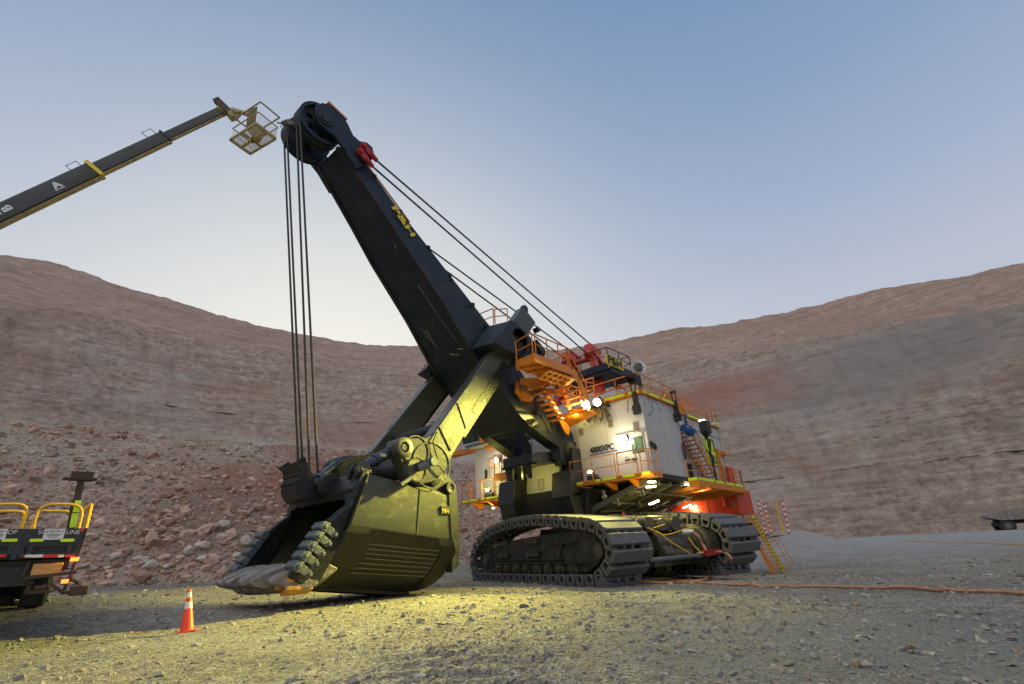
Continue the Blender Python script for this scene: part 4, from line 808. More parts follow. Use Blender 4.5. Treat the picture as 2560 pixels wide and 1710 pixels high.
b = MB(); b.box((-4.5, 1.8, HT+.01), (.12, 6.45, HT+.1)); b.obj('roof_edge', 'orange', h)
b = MB(); b.box((.12, 3.9, 8.62), (.17, 6.45, 8.86)); b.box((-4.4, 6.45, 8.62), (.1, 6.5, 8.86)); tk = b.obj('toe_board', 'orange', h)
b = MB()
for s0, s1 in ((4.25, 5.5), (5.75, 6.35)): b.box((.17, s0, 8.67), (.176, s1, 8.81))
for a0, a1 in ((-.05, -.5), (-.8, -2.0), (-2.35, -4.3)): b.box((a0, 6.5, 8.67), (a1, 6.506, 8.81))
b.box((.15, 2.45, 8.45), (.17, 2.75, 8.6)); objs(b, 'reflective_strip', 'fluo', h)
b = MB(); rail(b, [(.1, 2.2, 8.66), (.1, 6.42, 8.66), (-4.3, 6.42, 8.66)], 1.1, 1.5, .03); rail(b, [(.1, 5.2, 8.66), (-.6, 5.2, 8.66), (-.6, 6.3, 8.66)], .75, .8, .025); rail(b, [(-4.3, 6.4, 8.7), (-4.3, 5.0, 8.7)], 1.1, .7, .025); objs(b, 'guard_rail', 'orange', h)
b = MB()
for q in (Aa('Y2', 985, 80, .15), S('Y3', 325, 110, 6.55)):
    b.box((q.x-.05, q.y-.17, q.z-.05), (q.x+.08, q.y+.17, q.z+.08)); b.cyl((q.x, q.y-.12, q.z), (q.x, q.y-.12, q.z-1.5), .035, 6); b.cyl((q.x, q.y+.12, q.z), (q.x, q.y+.12, q.z-1.5), .035, 6); b.box((q.x-.07, q.y-.2, q.z-1.75), (q.x+.1, q.y+.2, q.z-1.25)); b.box((q.x-.05, q.y-.08, q.z-1.4), (q.x+.04, q.y+.1, q.z-.5))
objs(b, 'boom_light_mast', 'rubber', h)
b = MB()                                     # dark spiked floodlight brackets
for x, y, w in ((405, 430, .42), (490, 440, .2), (555, 420, .4), (655, 400, .22)):
    q = Aa('Y2', x, y, .25); b.ext([(q.x, q.y-w, q.z+.2), (q.x, q.y+w*.7, q.z+.35), (q.x, q.y+w*.7, q.z-.45), (q.x, q.y+w*.35, q.z-.72)], (.07, 0, 0))
objs(b, 'bracket', 'lamph', h)
LY = (1, .9, .15); LW = (1, .92, .62)
def flood(pos, tgt, sz=.3, power=0, col=LY, ang=100, par=None, m='lamp', hh=1.0):
    pos = V(pos); d = (V(tgt)-pos).normalized(); b = MB(); x = d.cross(V((0, 0, 1))).normalized(); y = x.cross(d)
    b.ext([pos-d*.22+x*i*sz*.8+y*j*sz*hh*.8 for i, j in ((-1, -1), (1, -1), (1, 1), (-1, 1))], d*.2); o = b.obj('flood_lamp', 'lamph', par or P, bevel=.02)
    b = MB(); b.ext([pos-d*.015+x*math.cos(t)*sz*.78+y*math.sin(t)*sz*hh*.78 for t in np.linspace(0, 2*PI, 20, endpoint=False)], d*.04); b.obj('lens', m, o)
    if power: lampspot('flood_light', pos+d*.1, tgt, power, col, R_(ang), .5, .1, P)
    return o

# right module (far side of the boom) with the operator cab on it
b = MB(); b.box((-4.38, -6.33, 4.5), (0, -2.15, 7.75)); h2 = b.obj('cab_house', 'whitef', P, bevel=.03)
b = MB(); b.box((-2.6, -6.9, 7.78), (.6, -3.2, 8.15)); b.obj('cab_floor', 'whitef', h2, bevel=.05)
b = MB(); b.box((.6, -6.6, 7.85), (.63, -4.0, 8.05)); b.obj('floor_recess', 'dglass', h2)
b = MB(); b.ext([(.45, -6.8, 8.16), (.45, -3.3, 8.16), (.85, -3.3, 9.6), (.85, -6.8, 9.6)], (-3.0, 0, 0)); c_ = b.obj('operator_cab', 'dglass', h2, bevel=.03)
b = MB()
for s in (-6.85, -5.7, -4.5, -3.3): b.bar((.47, s, 8.16), (.88, s, 9.6), .1, .06, up=(1, 0, 0))
b.box((-2.6, -6.95, 9.6), (1.1, -3.2, 9.8)); b.obj('cab_frame', 'lamph', c_)
b = MB(); b.box((-.2, -9.0, 7.62), (.5, -6.3, 7.92)); b.box((0, -5.1, 7.95), (.75, -4.7, 8.35)); b.box((.1, -4.9, 7.5), (.5, -4.0, 7.8)); objs(b, 'cab_walkway', 'orange', h2)
p = Aa('Y4', 460, 810, .0); b = MB(); b.box((.01, p.y-.08, p.z-.45), (.08, p.y+.08, p.z)); b.cyl((.05, p.y, p.z-.5), (.1, p.y, p.z-.5), .09, 8); b.obj('fitting', 'rubber', h2)
b = MB(); b.box((.01, -3.6, 5.4), (.06, -2.9, 6.2)); b.obj('window', 'glass', h2)
b = MB(); rail(b, [(.25, -4.7, 6.0), (.25, -3.9, 6.0)], .85, .8, .028); b.box((.2, -3.75, 5.35), (.9, -2.8, 5.75)); rail(b, [(.8, -3.8, 4.3), (.8, -2.6, 4.3)], 2.6, .55, .03); objs(b, 'ladder_cage', 'orange', h2)
# central lower front wall with two grilles, dark apron, radial beams
b = MB(); b.box((.35, -1.75, 4.25), (.6, 1.75, 6.2)); cw = b.obj('centre_wall', 'whitef', P)
for s, z in ((-.35, 4.72), (1.1, 4.78)):
    b = MB(); b.holed(rect(s-.22, z-.3, s+.22, z+.3), [rect(s-.17, z-.25+k*.085, s+.17, z-.2+k*.085) for k in range(6)], (.62, 0, 0), (0, 1, 0), (0, 0, 1), -.03); b.obj('vent', 'vent', cw)
b = MB()
b.ext([(1.35, -1.9, 4.2), (1.35, 1.9, 4.2), (.9, 2.2, 2.75), (.9, -2.2, 2.75)], (-1.0, 0, 0))
b.loft([[V((1.0, 3.0, 4.1)), V((-9, 3.0, 4.1)), V((-9, -3.0, 4.1)), V((1.0, -3.0, 4.1))], [V((.8, 2.6, 2.7)), V((-8.4, 2.6, 2.7)), V((-8.4, -2.6, 2.7)), V((.8, -2.6, 2.7))]])
b.loft([[V((-.1, 6.2, 4.2)), V((-12, 6.2, 4.2)), V((-12, -6.2, 4.2)), V((-.1, -6.2, 4.2))], [V((-.1, 6.2, 4.48)), V((-12, 6.2, 4.48)), V((-12, -6.2, 4.48)), V((-.1, -6.2, 4.48))]])
fr = objs(b, 'revolving_frame', 'black', P, bevel=.02)[0]
def slope(u, v):                             # underside bracket plates: u along a, v outwards
    return V((u, 2.7+3.4*v, 3.15+1.0*v))
for a0, a1 in ((.3, -2.4), (-2.5, -4.3)):
    b = MB(); w = a0-a1
    hs = [ell(w*fx, fy, .16*w/2.7*1.5, .42*(1 if i % 2 else .8), 18, rot=.5) for i, (fx, fy) in enumerate(((.2, .6), (.52, .85), (.22, 1.7), (.6, 2.0), (.82, .9), (.45, 2.9), (.8, 2.85)))]
    ux = V((-1, 0, 0)); uy = (slope(0, 1)-slope(0, 0)).normalized(); b.holed(rect(0, 0, w, 3.45), hs, slope(a0, 0), ux, uy, .04); b.obj('bracket_plate', 'gear', fr)
b = MB()
for a in (.35, -1.1, -2.45, -3.7, -5.2, -6.8): b.bar(slope(a, 0)-V((0, 0, .1)), slope(a, 1.0)-V((0, 0, .02)), .1, .26)
for v in (.35, .75): b.bar(slope(.2, v)-V((0, 0, .2)), slope(-6.9, v)-V((0, 0, .2)), .09, .09)
b.tube([(-.3, 2.8, 2.95), (-1.8, 3.1, 3.0), (-3.5, 3.0, 2.9), (-4.8, 3.3, 2.95)], .05)
for x, y in ((1095, 1370), (800, 1500), (1070, 1530), (630, 1400)):
    q = Zz('Y2', x, y, 3.4); b.cyl(q, q-V((0, 0, .25)), .06, 8); b.cyl(q-V((0, 0, .25)), q-V((.05, 0, .3)), .1, 8)
objs(b, 'deck_beam', 'gear', fr)
# turntable ring, carbody
tt_c = V((-3.1, .9, 0))
b = MB(); b.lathe(tt_c+V((0, 0, 2.1)), (0, 0, 1), [(0, 2.9), (.28, 2.9), (.28, 2.75), (.42, 2.75), (.42, 3.05), (.62, 3.05), (.62, 2.5), (.75, 2.5)], 48)
for k in range(60): a = k*PI/30; b.box((tt_c.x+math.cos(a)*3.04-.03, tt_c.y+math.sin(a)*3.04-.03, 2.5), (tt_c.x+math.cos(a)*3.04+.03, tt_c.y+math.sin(a)*3.04+.03, 2.74))
b.obj('turntable', 'gear', P)

# front platforms with rails
def platform(pts, z, s_in, name_rail, seg, strips):
    pass
for sg in (1, -1):
    y = lambda s: s*sg
    b = MB(); pl = [(1.3, 2.15), (1.3, 6.3), (.95, 6.75), (-.05, 6.75), (-.05, 2.15)] if sg > 0 else [(1.1, 2.3), (1.1, 6.55), (0, 6.55), (0, 2.3)]
    b.ext([(a, y(s), 4.34) for a, s in pl], (0, 0, -.1)); b.ext([(pl[0][0], y(pl[0][1]), 4.42), (pl[1][0], y(pl[1][1]), 4.42), (pl[1][0]-.05, y(pl[1][1]), 4.42), (pl[0][0]-.05, y(pl[0][1]), 4.42)], (0, 0, -.22))
    if sg > 0: b.bar((1.3, 6.3, 4.32), (.9, 6.75, 4.32), .05, .22); b.bar((.95, 6.75, 4.32), (-.05, 6.75, 4.32), .05, .22)
    pf = b.obj('front_platform', 'orange', P)
    b = MB()
    for s in (2.7, 4.2, 5.6): b.prism([(1.2, 4.2), (.1, 4.2), (.1, 3.85), (.4, 3.85)], y(s)-.08, y(s)+.08)
    objs(b, 'bracket', 'orange', pf)
    b = MB(); f0 = pl[0][0]+.004
    for s0, s1 in (((2.25, 2.95), (3.75, 4.0), (4.15, 4.95), (5.3, 5.95)) if sg > 0 else ((3.0, 4.3), (5.1, 5.8), (5.95, 6.45), (4.5, 4.75))): b.box((f0, y(s0), 4.29), (f0+.008, y(s1), 4.41))
    if sg > 0: b.bar((1.26, 6.36, 4.37), (1.02, 6.64, 4.37), .09, .13)
    objs(b, 'reflective_strip', 'fluo', pf)
    b = MB()
    if sg > 0: rail(b, [(1.25, 2.2, 4.38), (1.25, 4.95, 4.38)], 1.15, 1.1, .028); rail(b, [(1.25, 5.1, 4.38), (1.25, 6.15, 4.38)], 1.15, 1.2, .028); rail(b, [(1.2, 6.35, 4.38), (.95, 6.7, 4.38), (.0, 6.7, 4.38)], 1.15, 1.2, .028); rail(b, [(1.25, 2.2, 4.38), (.3, 2.2, 4.38)], 1.1, 1, .028)
    else: rail(b, [(1.05, -2.6, 4.38), (1.05, -5.75, 4.38)], 1.1, 1.1, .028); rail(b, [(1.05, -5.9, 4.38), (1.05, -6.5, 4.38), (.1, -6.5, 4.38)], 1.1, .9, .028)
    objs(b, 'guard_rail', 'orange', pf)
b = MB(); b.box((.15, 1.45, 4.4), (.9, 2.1, 5.7)); b.box((.2, 1.3, 5.7), (.7, 1.9, 6.5)); b.obj('junction_box', 'lamph', P, bevel=.03)

# rear house, higher roof, gallery, number sign
b = MB(); b.box((-13.6, -5.6, 4.5), (-4.38, 5.6, 8.7)); h3 = b.obj('rear_house', 'white', P, bevel=.03)
b = MB(); b.loft([[V((-2.6, -4.3, HT)), V((-12.6, -4.3, HT)), V((-12.6, 4.3, HT)), V((-2.6, 4.3, HT))], [V((-3.2, -3.6, 10.25)), V((-12, -3.6, 10.25)), V((-12, 3.6, 10.25)), V((-3.2, 3.6, 10.25))]]); b.obj('upper_roof', 'white', h3, bevel=.04)
b = MB(); ribs(b, -5.5, -13.3, 5.6, 4.6, 8.65, 6, .03); b.box((-13.6, 5.6, 7.95), (-4.4, 5.64, 8.0)); objs(b, 'panel_seam', 'vent', h3)
b = MB(); b.box((-4.6, 5.6, 4.5), (-6.9, 5.66, 5.6)); lv = b.obj('louvre', 'black', h3)
b = MB()
for k in range(8): b.box((-4.65, 5.66, 4.55+k*.13), (-6.85, 5.69, 4.6+k*.13))
objs(b, 'slat', 'frame', lv)
b = MB(); b.box((-10.0, 5.62, 5.9), (-11.75, 5.68, 7.75)); sg_ = b.obj('number_sign', 'fluo', h3)
b = MB(); b.box((-10.08, 5.68, 5.98), (-11.67, 5.69, 7.67)); b.obj('sign_face', 'text', sg_)
text('94', 2.1, (-10.08, 5.70, 6.08), (-1, 0, 0), (0, 0, 1), 'fluo', sg_, sx=.66, th=.02, fat=.02)
b = MB(); b.box((-12.0, 5.6, 4.6), (-12.25, 5.75, 7.1)); b.box((-12.7, 5.6, 6.7), (-13.4, 5.9, 6.95)); objs(b, 'pipe_duct', 'orange', h3)
b = MB(); b.box((-13.0, 5.65, 4.7), (-13.7, 5.95, 5.9)); b.obj('hose_cabinet', 'red', h3, bevel=.05)
b = MB(); b.box((-4.5, 5.4, 8.72), (-13.7, 5.75, 8.8)); b.obj('roof_edge', 'orange', h3)
b = MB()
for a0, a1 in ((-7.8, -9.6), (-10, -11.4)): b.box((a0, 5.75, 8.72), (a1, 5.76, 8.86))
b.bar((-11.8, 5.76, 8.75), (-12.6, 5.76, 9.05), .02, .14, up=(0, 1, 0)); b.bar((-12.6, 5.76, 9.05), (-13.5, 5.76, 9.05), .14, .02, up=(0, 1, 0)); objs(b, 'reflective_strip', 'fluo', h3)
b = MB(); rail(b, [(-4.6, 5.65, 8.8), (-11.8, 5.65, 8.8), (-12.6, 5.65, 9.1), (-13.6, 5.65, 9.1), (-13.6, 4.2, 9.1)], 1.05, 1.0, .028); rail(b, [(-4.6, 4.7, 8.8), (-11.8, 4.7, 8.8)], 1.05, 1.2, .025); rail(b, [(-5.2, 6.3, 8.6), (-7.3, 6.3, 8.8)], 1.0, .6, .025); objs(b, 'guard_rail', 'orange', h3)
b = MB(); b.box((-6.5, 5.0, 8.8), (-7.8, 5.5, 9.6)); b.box((-2.6, 5.2, 8.7), (-3.8, 6.1, 8.95)); objs(b, 'roof_box', 'orange', h3)
b = MB(); q = S('Y3', 230, 180, 5.6); b.box((q.x-.8, 5.2, 8.75), (q.x+.5, 5.8, 9.1)); b.tube([(q.x-.6, 5.6, 9), (q.x+.1, 5.7, 9.7), (q.x+.5, 5.6, 9.4)], .09); b.obj('winch', 'yel', h3)
b = MB(); q = S('Y3', 510, 600, 6.5); b.cyl(q-V((.7, 0, .05)), q+V((.5, 0, .05)), .22, 14); b.cyl(q-V((.55, 0, .0)), q+V((-.15, 0, 0)), .3, 14); b.bar(q, q+V((.2, .1, .9)), .16, .16); b.tube([q+V((.5, 0, -.1)), q+V((.6, .1, -.9)), q+V((.35, .1, -1.3))], .03); b.obj('hoist_winch', 'bluem', h3)
b = MB(); q = S('Y3', 465, 880, 6.45)
for k in range(3): b.tube([q+V((math.cos(t)*(.16+.02*k), .03*k, math.sin(t)*(.42+.03*k))) for t in np.linspace(0, 2*PI, 18)], .018)
b.obj('hose_coil', 'rubber', h3)
# side gallery deck and its rails
b = MB(); gp_ = [(-3.95, 6.45), (-3.95, 7.0), (-12.2, 6.85), (-13.1, 6.5), (-13.1, 5.6), (-4.4, 5.6)]
b.ext([(a, s, 4.3) for a, s in gp_], (0, 0, -.08))
for p, q in ((0, 1), (1, 2), (2, 3)): b.bar((*gp_[p], 4.2), (*gp_[q], 4.2), .06, .5)
gal = b.obj('side_gallery', 'orange', P)
b = MB()
for a in np.arange(-4.4, -12.5, -.75): b.bar((a, 3.4, 3.75), (a, 6.9, 3.98), .05, .22)
objs(b, 'floor_beam', 'orange', gal)
b = MB()
for p, q, f, g in ((0, 1, .05, .95), (1, 2, .01, .3), (1, 2, .34, .5), (1, 2, .56, .74), (1, 2, .78, .96), (2, 3, .2, .8)):
    a = V((*gp_[p], 4.37)).lerp(V((*gp_[q], 4.37)), f); c = V((*gp_[p], 4.37)).lerp(V((*gp_[q], 4.37)), g); b.bar(a, c, .075, .15)
objs(b, 'reflective_strip', 'fluo', gal)
b = MB(); rail(b, [(-3.98, 6.5, 4.35), (-5.2, 6.98, 4.35)], 1.05, .9, .03); rail(b, [(-8.6, 6.93, 4.35), (-12.2, 6.83, 4.35), (-13.05, 6.5, 4.35), (-13.05, 5.7, 4.35)], 1.1, 1.3, .03); rail(b, [(-7.9, 6.93, 4.35), (-8.6, 6.93, 4.35)], 1.1, .7, .03); objs(b, 'guard_rail', 'orange', gal)
def stairs(name, p0, p1, w, wd, n, m, par, hand=True, sm='fluo'):
    p0, p1, wd = V(p0), V(p1), V(wd).normalized(); b = MB()
    for k in (0, 1): b.bar(p0+wd*w*k, p1+wd*w*k, .05, .2)
    d = (p1-p0); hz = V((d.x, d.y, 0)).normalized()*.13
    for i in range(1, n): c = p0+d*i/n; b.ext([c-hz, c+hz, c+hz+wd*w, c-hz+wd*w], (0, 0, .04))
    o = b.obj(name, m, par)
    if hand:
        b = MB(); up = V((0, 0, 1.0))
        for k in (0, 1):
            q0, q1 = p0+wd*w*k, p1+wd*w*k; b.tube([q0+up, q1+up], .028); b.tube([q0+up*.5, q1+up*.5], .024)
            for i in range(5): c = q0.lerp(q1, i/4); b.tube([c, c+up], .026)
        objs(b, 'handrail', m, o)
    b = MB(); x = -wd*.035; pass
    if sm: b.bar(p0+wd*(w-.04), p1+wd*(w-.04), .02, .13); objs(b, 'reflective_strip', sm, o)
    return o
stairs('stairway', (-8.9, 5.75, 4.35), (-5.2, 5.75, 7.75), .7, (0, 1, 0), 15, 'orange', P)
# counterweight (orange-red), boarding ladder
b = MB(); cwp = [(6.4, 4.22), (6.4, 2.68), (.4, 2.45), (-6.4, 2.68), (-6.4, 4.22)]
b.ext([(-11.7, 6.4, 4.28), (-11.7, 6.4, 2.68), (-11.7, 1.0, 2.62), (-11.7, 1.0, 3.0), (-11.7, 3.0, 3.95), (-11.7, 4.2, 4.26)], (-3.0, 0, 0))
b.ext([(-12.3, 1.0, 2.62), (-12.3, -6.4, 2.68), (-12.3, -6.4, 4.2), (-12.3, 1.0, 4.2)], (-2.2, 0, 0))
ctr = objs(b, 'counterweight', 'red', P, bevel=.03)[0]
b = MB(); q = Aa('Y5', 1365, 310, -11.68); b.cyl(q-V((0, 0, .3)), q+V((0, 0, .28)), .13, 14); b.box(q-V((.02, .16, .42)), q+V((.01, .16, .45))); b.cyl(q+V((0, 0, .28)), q+V((0, 0, .4)), .05, 8); b.obj('extinguisher', 'sred', ctr)
b = MB(); q = Aa('Y5', 1495, 345, -11.68); b.cyl(q, q+V((.12, 0, 0)), .08, 8); b.cyl(q, q+V((.1, 0, -.2)), .03, 6); b.box((-11.69, 4.3, 2.7), (-11.67, 4.34, 4.2)); objs(b, 'fitting', 'vent', ctr)
ld = stairs('boarding_ladder', (-12.55, 6.2, 2.6), (-12.65, 7.25, -.92), 1.3, (-1, .22, 0), 15, 'orange', P, hand=False)
b = MB(); x = V((-12.55, 6.2, 2.6)); y_ = V((-12.65, 7.25, -.92)); w = V((-1, .22, 0)).normalized()
for k in (.33, .66): b.bar(x+w*1.3*k, y_+w*1.3*k, .03, .05)
o_ = V((0, .75, .15)); b.tube([x+w*1.34, x+w*1.34+o_, y_+w*1.34+o_+V((0, -.1, .4)), y_+w*1.34], .03); b.tube([x+w*1.34+o_*.55, y_+w*1.34+o_*.55+V((0, 0, .4))], .025)
for k in (.25, .5, .75): c = x.lerp(y_, k)+w*1.34; b.tube([c, c+o_], .025)
objs(b, 'handrail', 'orange', ld)
b = MB(); b.cyl((-12.9, 6.45, 2.1), (-13.1, 6.6, 1.6), .12, 8); b.cyl((-12.95, 6.6, 1.7), (-13.2, 6.75, 1.3), .1, 8); objs(b, 'lock_actuator', 'rubber', ld)

# gantry: red A-frame, dark platform, sign
b = MB()
for s in (-1, 1):
    b.loft([[V((-4.9, s*.75, 13.9)), V((-4.5, s*.75, 13.9)), V((-4.5, s*1.2, 13.9)), V((-4.9, s*1.2, 13.9))], [V((-4.2, s*1.5, 11)), V((-3.7, s*1.5, 11)), V((-3.7, s*2.0, 11)), V((-4.2, s*2.0, 11))], [V((-3.0, s*1.75, 8.6)), V((-2.4, s*1.75, 8.6)), V((-2.4, s*2.3, 8.6)), V((-3.0, s*2.3, 8.6))]])
    b.loft([[V((-5.2, s*.75, 13.9)), V((-4.8, s*.75, 13.9)), V((-4.8, s*1.2, 13.9)), V((-5.2, s*1.2, 13.9))], [V((-7.0, s*1.7, 11)), V((-6.4, s*1.7, 11)), V((-6.4, s*2.2, 11)), V((-7.0, s*2.2, 11))], [V((-8.6, s*2.0, 8.6)), V((-8.0, s*2.0, 8.6)), V((-8.0, s*2.5, 8.6)), V((-8.6, s*2.5, 8.6))]])
    b.prism([(-5.3, 14.3), (-4.3, 14.5), (-4.0, 13.7), (-4.5, 13.2), (-5.4, 13.4)], s*.7, s*1.25); b.cyl((-4.6, s*.6, 13.9), (-4.6, s*1.4, 13.9), .25, 14)
b.cyl((-4.8, -1.4, 13.6), (-4.8, 1.4, 13.6), .2, 12); gn = b.obj('gantry', 'red', P, bevel=.03)
b = MB(); b.ext([(-3.2, -1.4, 11.85), (-3.2, 3.0, 11.85), (-6.0, 3.2, 11.85), (-6.0, -1.4, 11.85)], (0, 0, -.35))
b.ext([(-3.1, -1.4, 12.2), (-3.1, 3.0, 12.2), (-3.15, 3.0, 12.2), (-3.15, -1.4, 12.2)], (0, 0, -.45)); b.ext([(-3.1, 3.1, 12.15), (-6.0, 3.2, 12.15), (-6.0, 3.25, 12.15), (-3.1, 3.15, 12.15)], (0, 0, -.65))
gpf = b.obj('gantry_platform', 'boom', gn)
b = MB(); rail(b, [(-3.15, .9, 12.15), (-3.15, 3.05, 12.15), (-5.9, 3.2, 12.15), (-5.9, 1, 12.15)], 1.1, 1.4, .032); rail(b, [(-3.15, -1.4, 12.1), (-3.15, .3, 12.1)], 1.1, .5, .032)
for zz in np.arange(10.2, 12.9, .35): b.tube([V((-2.5+.0*zz, -.55+math.cos(t)*.42, zz))+V((math.sin(t)*.42, 0, 0)) for t in np.linspace(-2.2, 2.2, 9)], .018)
for t in np.linspace(-2.2, 2.2, 6): b.tube([(-2.5+math.sin(t)*.42, -.55+math.cos(t)*.42, 10.2), (-2.5+math.sin(t)*.42, -.55+math.cos(t)*.42, 12.8)], .018)
objs(b, 'guard_rail', 'boom', gpf)
p1_, p2_, p3_ = S('Z1', 1116, 390, 3.2), S('Z1', 1222, 428, 3.2), S('Z1', 1116, 455, 3.2)
b = MB(); b.ext([p1_, (p2_.x, 3.25, p1_.z-.02), (p2_.x, 3.25, p3_.z-.02), (p1_.x, 3.2, p3_.z)], (0, .04, 0)); sg2 = b.obj('sign_board', 'yellow', gpf)
hh = p1_.z-p3_.z; text('P&H', hh*1.2, (p1_.x-.1, 3.29, p3_.z+.1*hh), (-1, .03, 0), (0, 0, 1), 'text', sg2, sx=abs(p2_.x-p1_.x)/(hh*2.6), th=.02, fat=.018)

# orange access platform by the shipper shaft and curved stair down to the roof
pb_ = [(6.35, 4.3), (6.1, 2.95), (3.3, 2.95), (3.3, 4.3)]
b = MB(); b.ext([(a, s, 9.62) for a, s in pb_], (0, 0, -.05)); b.bar((6.35, 4.3, 9.7), (6.1, 2.95, 9.78), .05, .42); b.bar((6.35, 4.3, 9.7), (3.3, 4.3, 9.7), .05, .42); b.bar((6.1, 3.0, 9.7), (3.3, 3.0, 9.7), .05, .3)
for k in range(4): b.bar((6.1-k*.75, 3.0, 9.5), (5.6-k*.75, 4.25, 9.5), .05, .1)
ap = b.obj('access_platform', 'orange', P)
b = MB(); rail(b, [(6.1, 3.0, 9.9), (6.35, 4.25, 9.9)], 1.1, 1.3, .035); rail(b, [(6.15, 4.27, 9.9), (3.3, 4.27, 9.9)], 1.1, 1.1, .035); rail(b, [(3.4, 4.2, 9.9), (3.0, 4.0, 9.7), (3.0, 3.0, 9.7)], 1.1, .9, .03); objs(b, 'guard_rail', 'orange', ap)
b = MB()
st0, st1 = V((3.5, 3.9, 9.55)), V((1.7, 4.05, 8.0))
prof_ = [(3.6, 9.75), (3.1, 9.6), (2.6, 9.2), (2.2, 8.6), (1.95, 8.0), (1.75, 7.95), (1.8, 8.4), (2.0, 9.0), (2.35, 9.6), (2.8, 10.0)]
for s in (4.15, 3.0): b.prism(prof_, s, s+.06)
b.prism([(4.9, 9.1), (3.6, 9.5), (2.9, 8.9), (2.2, 8.0), (1.5, 7.1), (1.2, 7.0), (1.0, 7.4), (1.6, 8.0), (2.4, 8.9), (3.2, 9.6)], 2.25, 2.32)
b.ext([(1.9, 2.3, 8.0), (1.9, 4.1, 8.0), (.9, 4.1, 7.95), (.9, 2.3, 7.6)], (0, 0, -.1))
for k in range(7): t = k/6; c = V((3.5, 3.06, 9.5)).lerp(V((1.95, 3.06, 8.05)), t); b.ext([c, c+V((.3, 0, 0)), c+V((.3, 1.1, 0)), c+V((0, 1.1, 0))], (0, 0, -.05)); b.ext([c+V((.6, -.75, -.45)), c+V((.9, -.75, -.45)), c+V((.9, 0, -.45)), c+V((.6, 0, -.45))], (0, 0, -.08))
b.obj('curved_stringer', 'orange', ap)
b = MB(); rail(b, [(3.2, 4.2, 9.7), (2.5, 4.2, 9.1), (1.9, 4.2, 8.4), (1.0, 4.2, 8.5)], 1.05, .7, .032); rail(b, [(1.0, 4.2, 8.6), (1.0, 3.2, 8.6)], 1.3, .5, .03); rail(b, [(2.4, 3.0, 9.3), (1.4, 3.0, 8.6), (.6, 3.0, 8.6)], 1.05, .5, .028); objs(b, 'handrail', 'orange', ap)
b = MB(); q0, q1 = S('Y1', 110, 1120, 2.2), S('Y1', 370, 1020, 2.8); b.prism([(4.95, 9.4), (5.1, 8.85), (4.6, 8.45), (3.9, 8.5), (3.6, 8.8), (3.9, 9.4)], 1.85, 2.0); b.bar((4.9, 2.1, 9.3), (3.4, 2.9, 9.45), .12, .5); b.bar((4.7, 2.0, 8.9), (3.6, 3.4, 9.45), .1, .2); b.bar((4.2, 1.9, 9.1), (2.6, 3.2, 9.0), .1, .3)
b.holed(rect(0, 0, 2.2, .8), [rect(.15+k*.42, .12+j*.33, .43+k*.42, .32+j*.33) for k in range(4) for j in range(2)], (5.2, 4.25, 9.3), V((-.95, .05, .0)).normalized(), V((-.1, -1, -.25)).normalized(), .05)
b.obj('support_arm', 'orange', ap)
b = MB()
for k in range(3): b.tube([(5.4, 2.3+.1*k, 9.9), (5.35, 2.5, 9.0-.1*k), (4.7, 2.8, 8.6-.08*k), (4.0, 3.0, 9.0), (3.8, 3.3, 9.3)], .022)
b.bar((3.1, 2.4, 9.35), (2.0, 1.95, 7.6), .03, .03); b.lathe((2.0, 1.9, 7.58), (0, 1, 0), [(0, .17), (.06, .17)], 12); objs(b, 'cable_loop', 'rubber', ap)

# visible lit lamps, an inferred mast lamp, and added fill lights
for x_, y_, tg in ((408, 365, (14.5, 3.0, 0)), (552, 320, (15.5, 5.5, 0))):
    q = Aa('Y2', x_, y_, 1.3); flood(q, tg, .27, 7000, LY, 84); b = MB(); b.bar(q+V((-.2, 0, -.05)), (0.02, q.y, 8.4), .1, .1); b.bar(q+V((-.25, 0, -.1)), (0.02, q.y, 7.8), .06, .06); b.obj('lamp_arm', 'lamph', P)
b = MB(); mh = V((.3, 6.25, 9.35)); b.ext([mh+V((-.25, -.3, -.12)), mh+V((.3, -.3, -.12)), mh+V((.3, -.3, .2)), mh+V((-.25, -.3, .14))], (0, .03, 0)); b.ext([mh+V((-.25, .27, -.42)), mh+V((.4, .27, -.42)), mh+V((.45, .27, .2)), mh+V((-.25, .27, .14))], (0, .04, 0)); b.ext([mh+V((-.25, -.3, .14)), mh+V((.45, -.3, .2)), mh+V((.45, .31, .2)), mh+V((-.25, .31, .14))], (0, 0, .03)); b.box(mh+V((-.28, -.3, -.12)), mh+V((-.22, .3, .16))); b.obj('mast_lamp_hood', 'rubber', P)  # hood added to hide the mast lamp's bright face from view
lampspot('mast_light', mh+V((.1, 0, 0)), (18.5, 4.6, 2.0), 46000, LY, R_(58), .95, .12, P)  # unseen mast lamp, inferred from the dipper's lit side and shadow
lamppt('spill_fill', V((1.6, 3.2, 7.9)), 150, LY, .12, P)  # added fill standing in for flood spill on the lower boom
q = Aa('Y2', 880, 760, .22); flood(q, q+V((1, 0, -.5)), .22, 0); lamppt('door_light', q+V((.45, 0, -.1)), 90, LW, .1, P)
q = Aa('Y2', 465, 1175, 1.15); flood(q, q+V((.9, 0, .25)), .2, 350, LY, 110, hh=.4); lamppt('deck_and_fill_light', V((2.2, 0, 5.0)), 50, LY, .1, P)  # the point light is an added fill for the centre wall
b = MB(); b.box(q+V((-.25, -.25, -.75)), q+V((.0, .35, -.15))); b.box(q+V((-.1, .3, -.5)), q+V((.1, .55, -.3))); b.obj('lamp_box', 'lamph', P, bevel=.04)
q = Aa('Y4', 605, 665, .3); flood(q, q+V((1, 0, -.3)), .2, 0); lamppt('door_light', q+V((.45, 0, -.1)), 45, LW, .1, P)
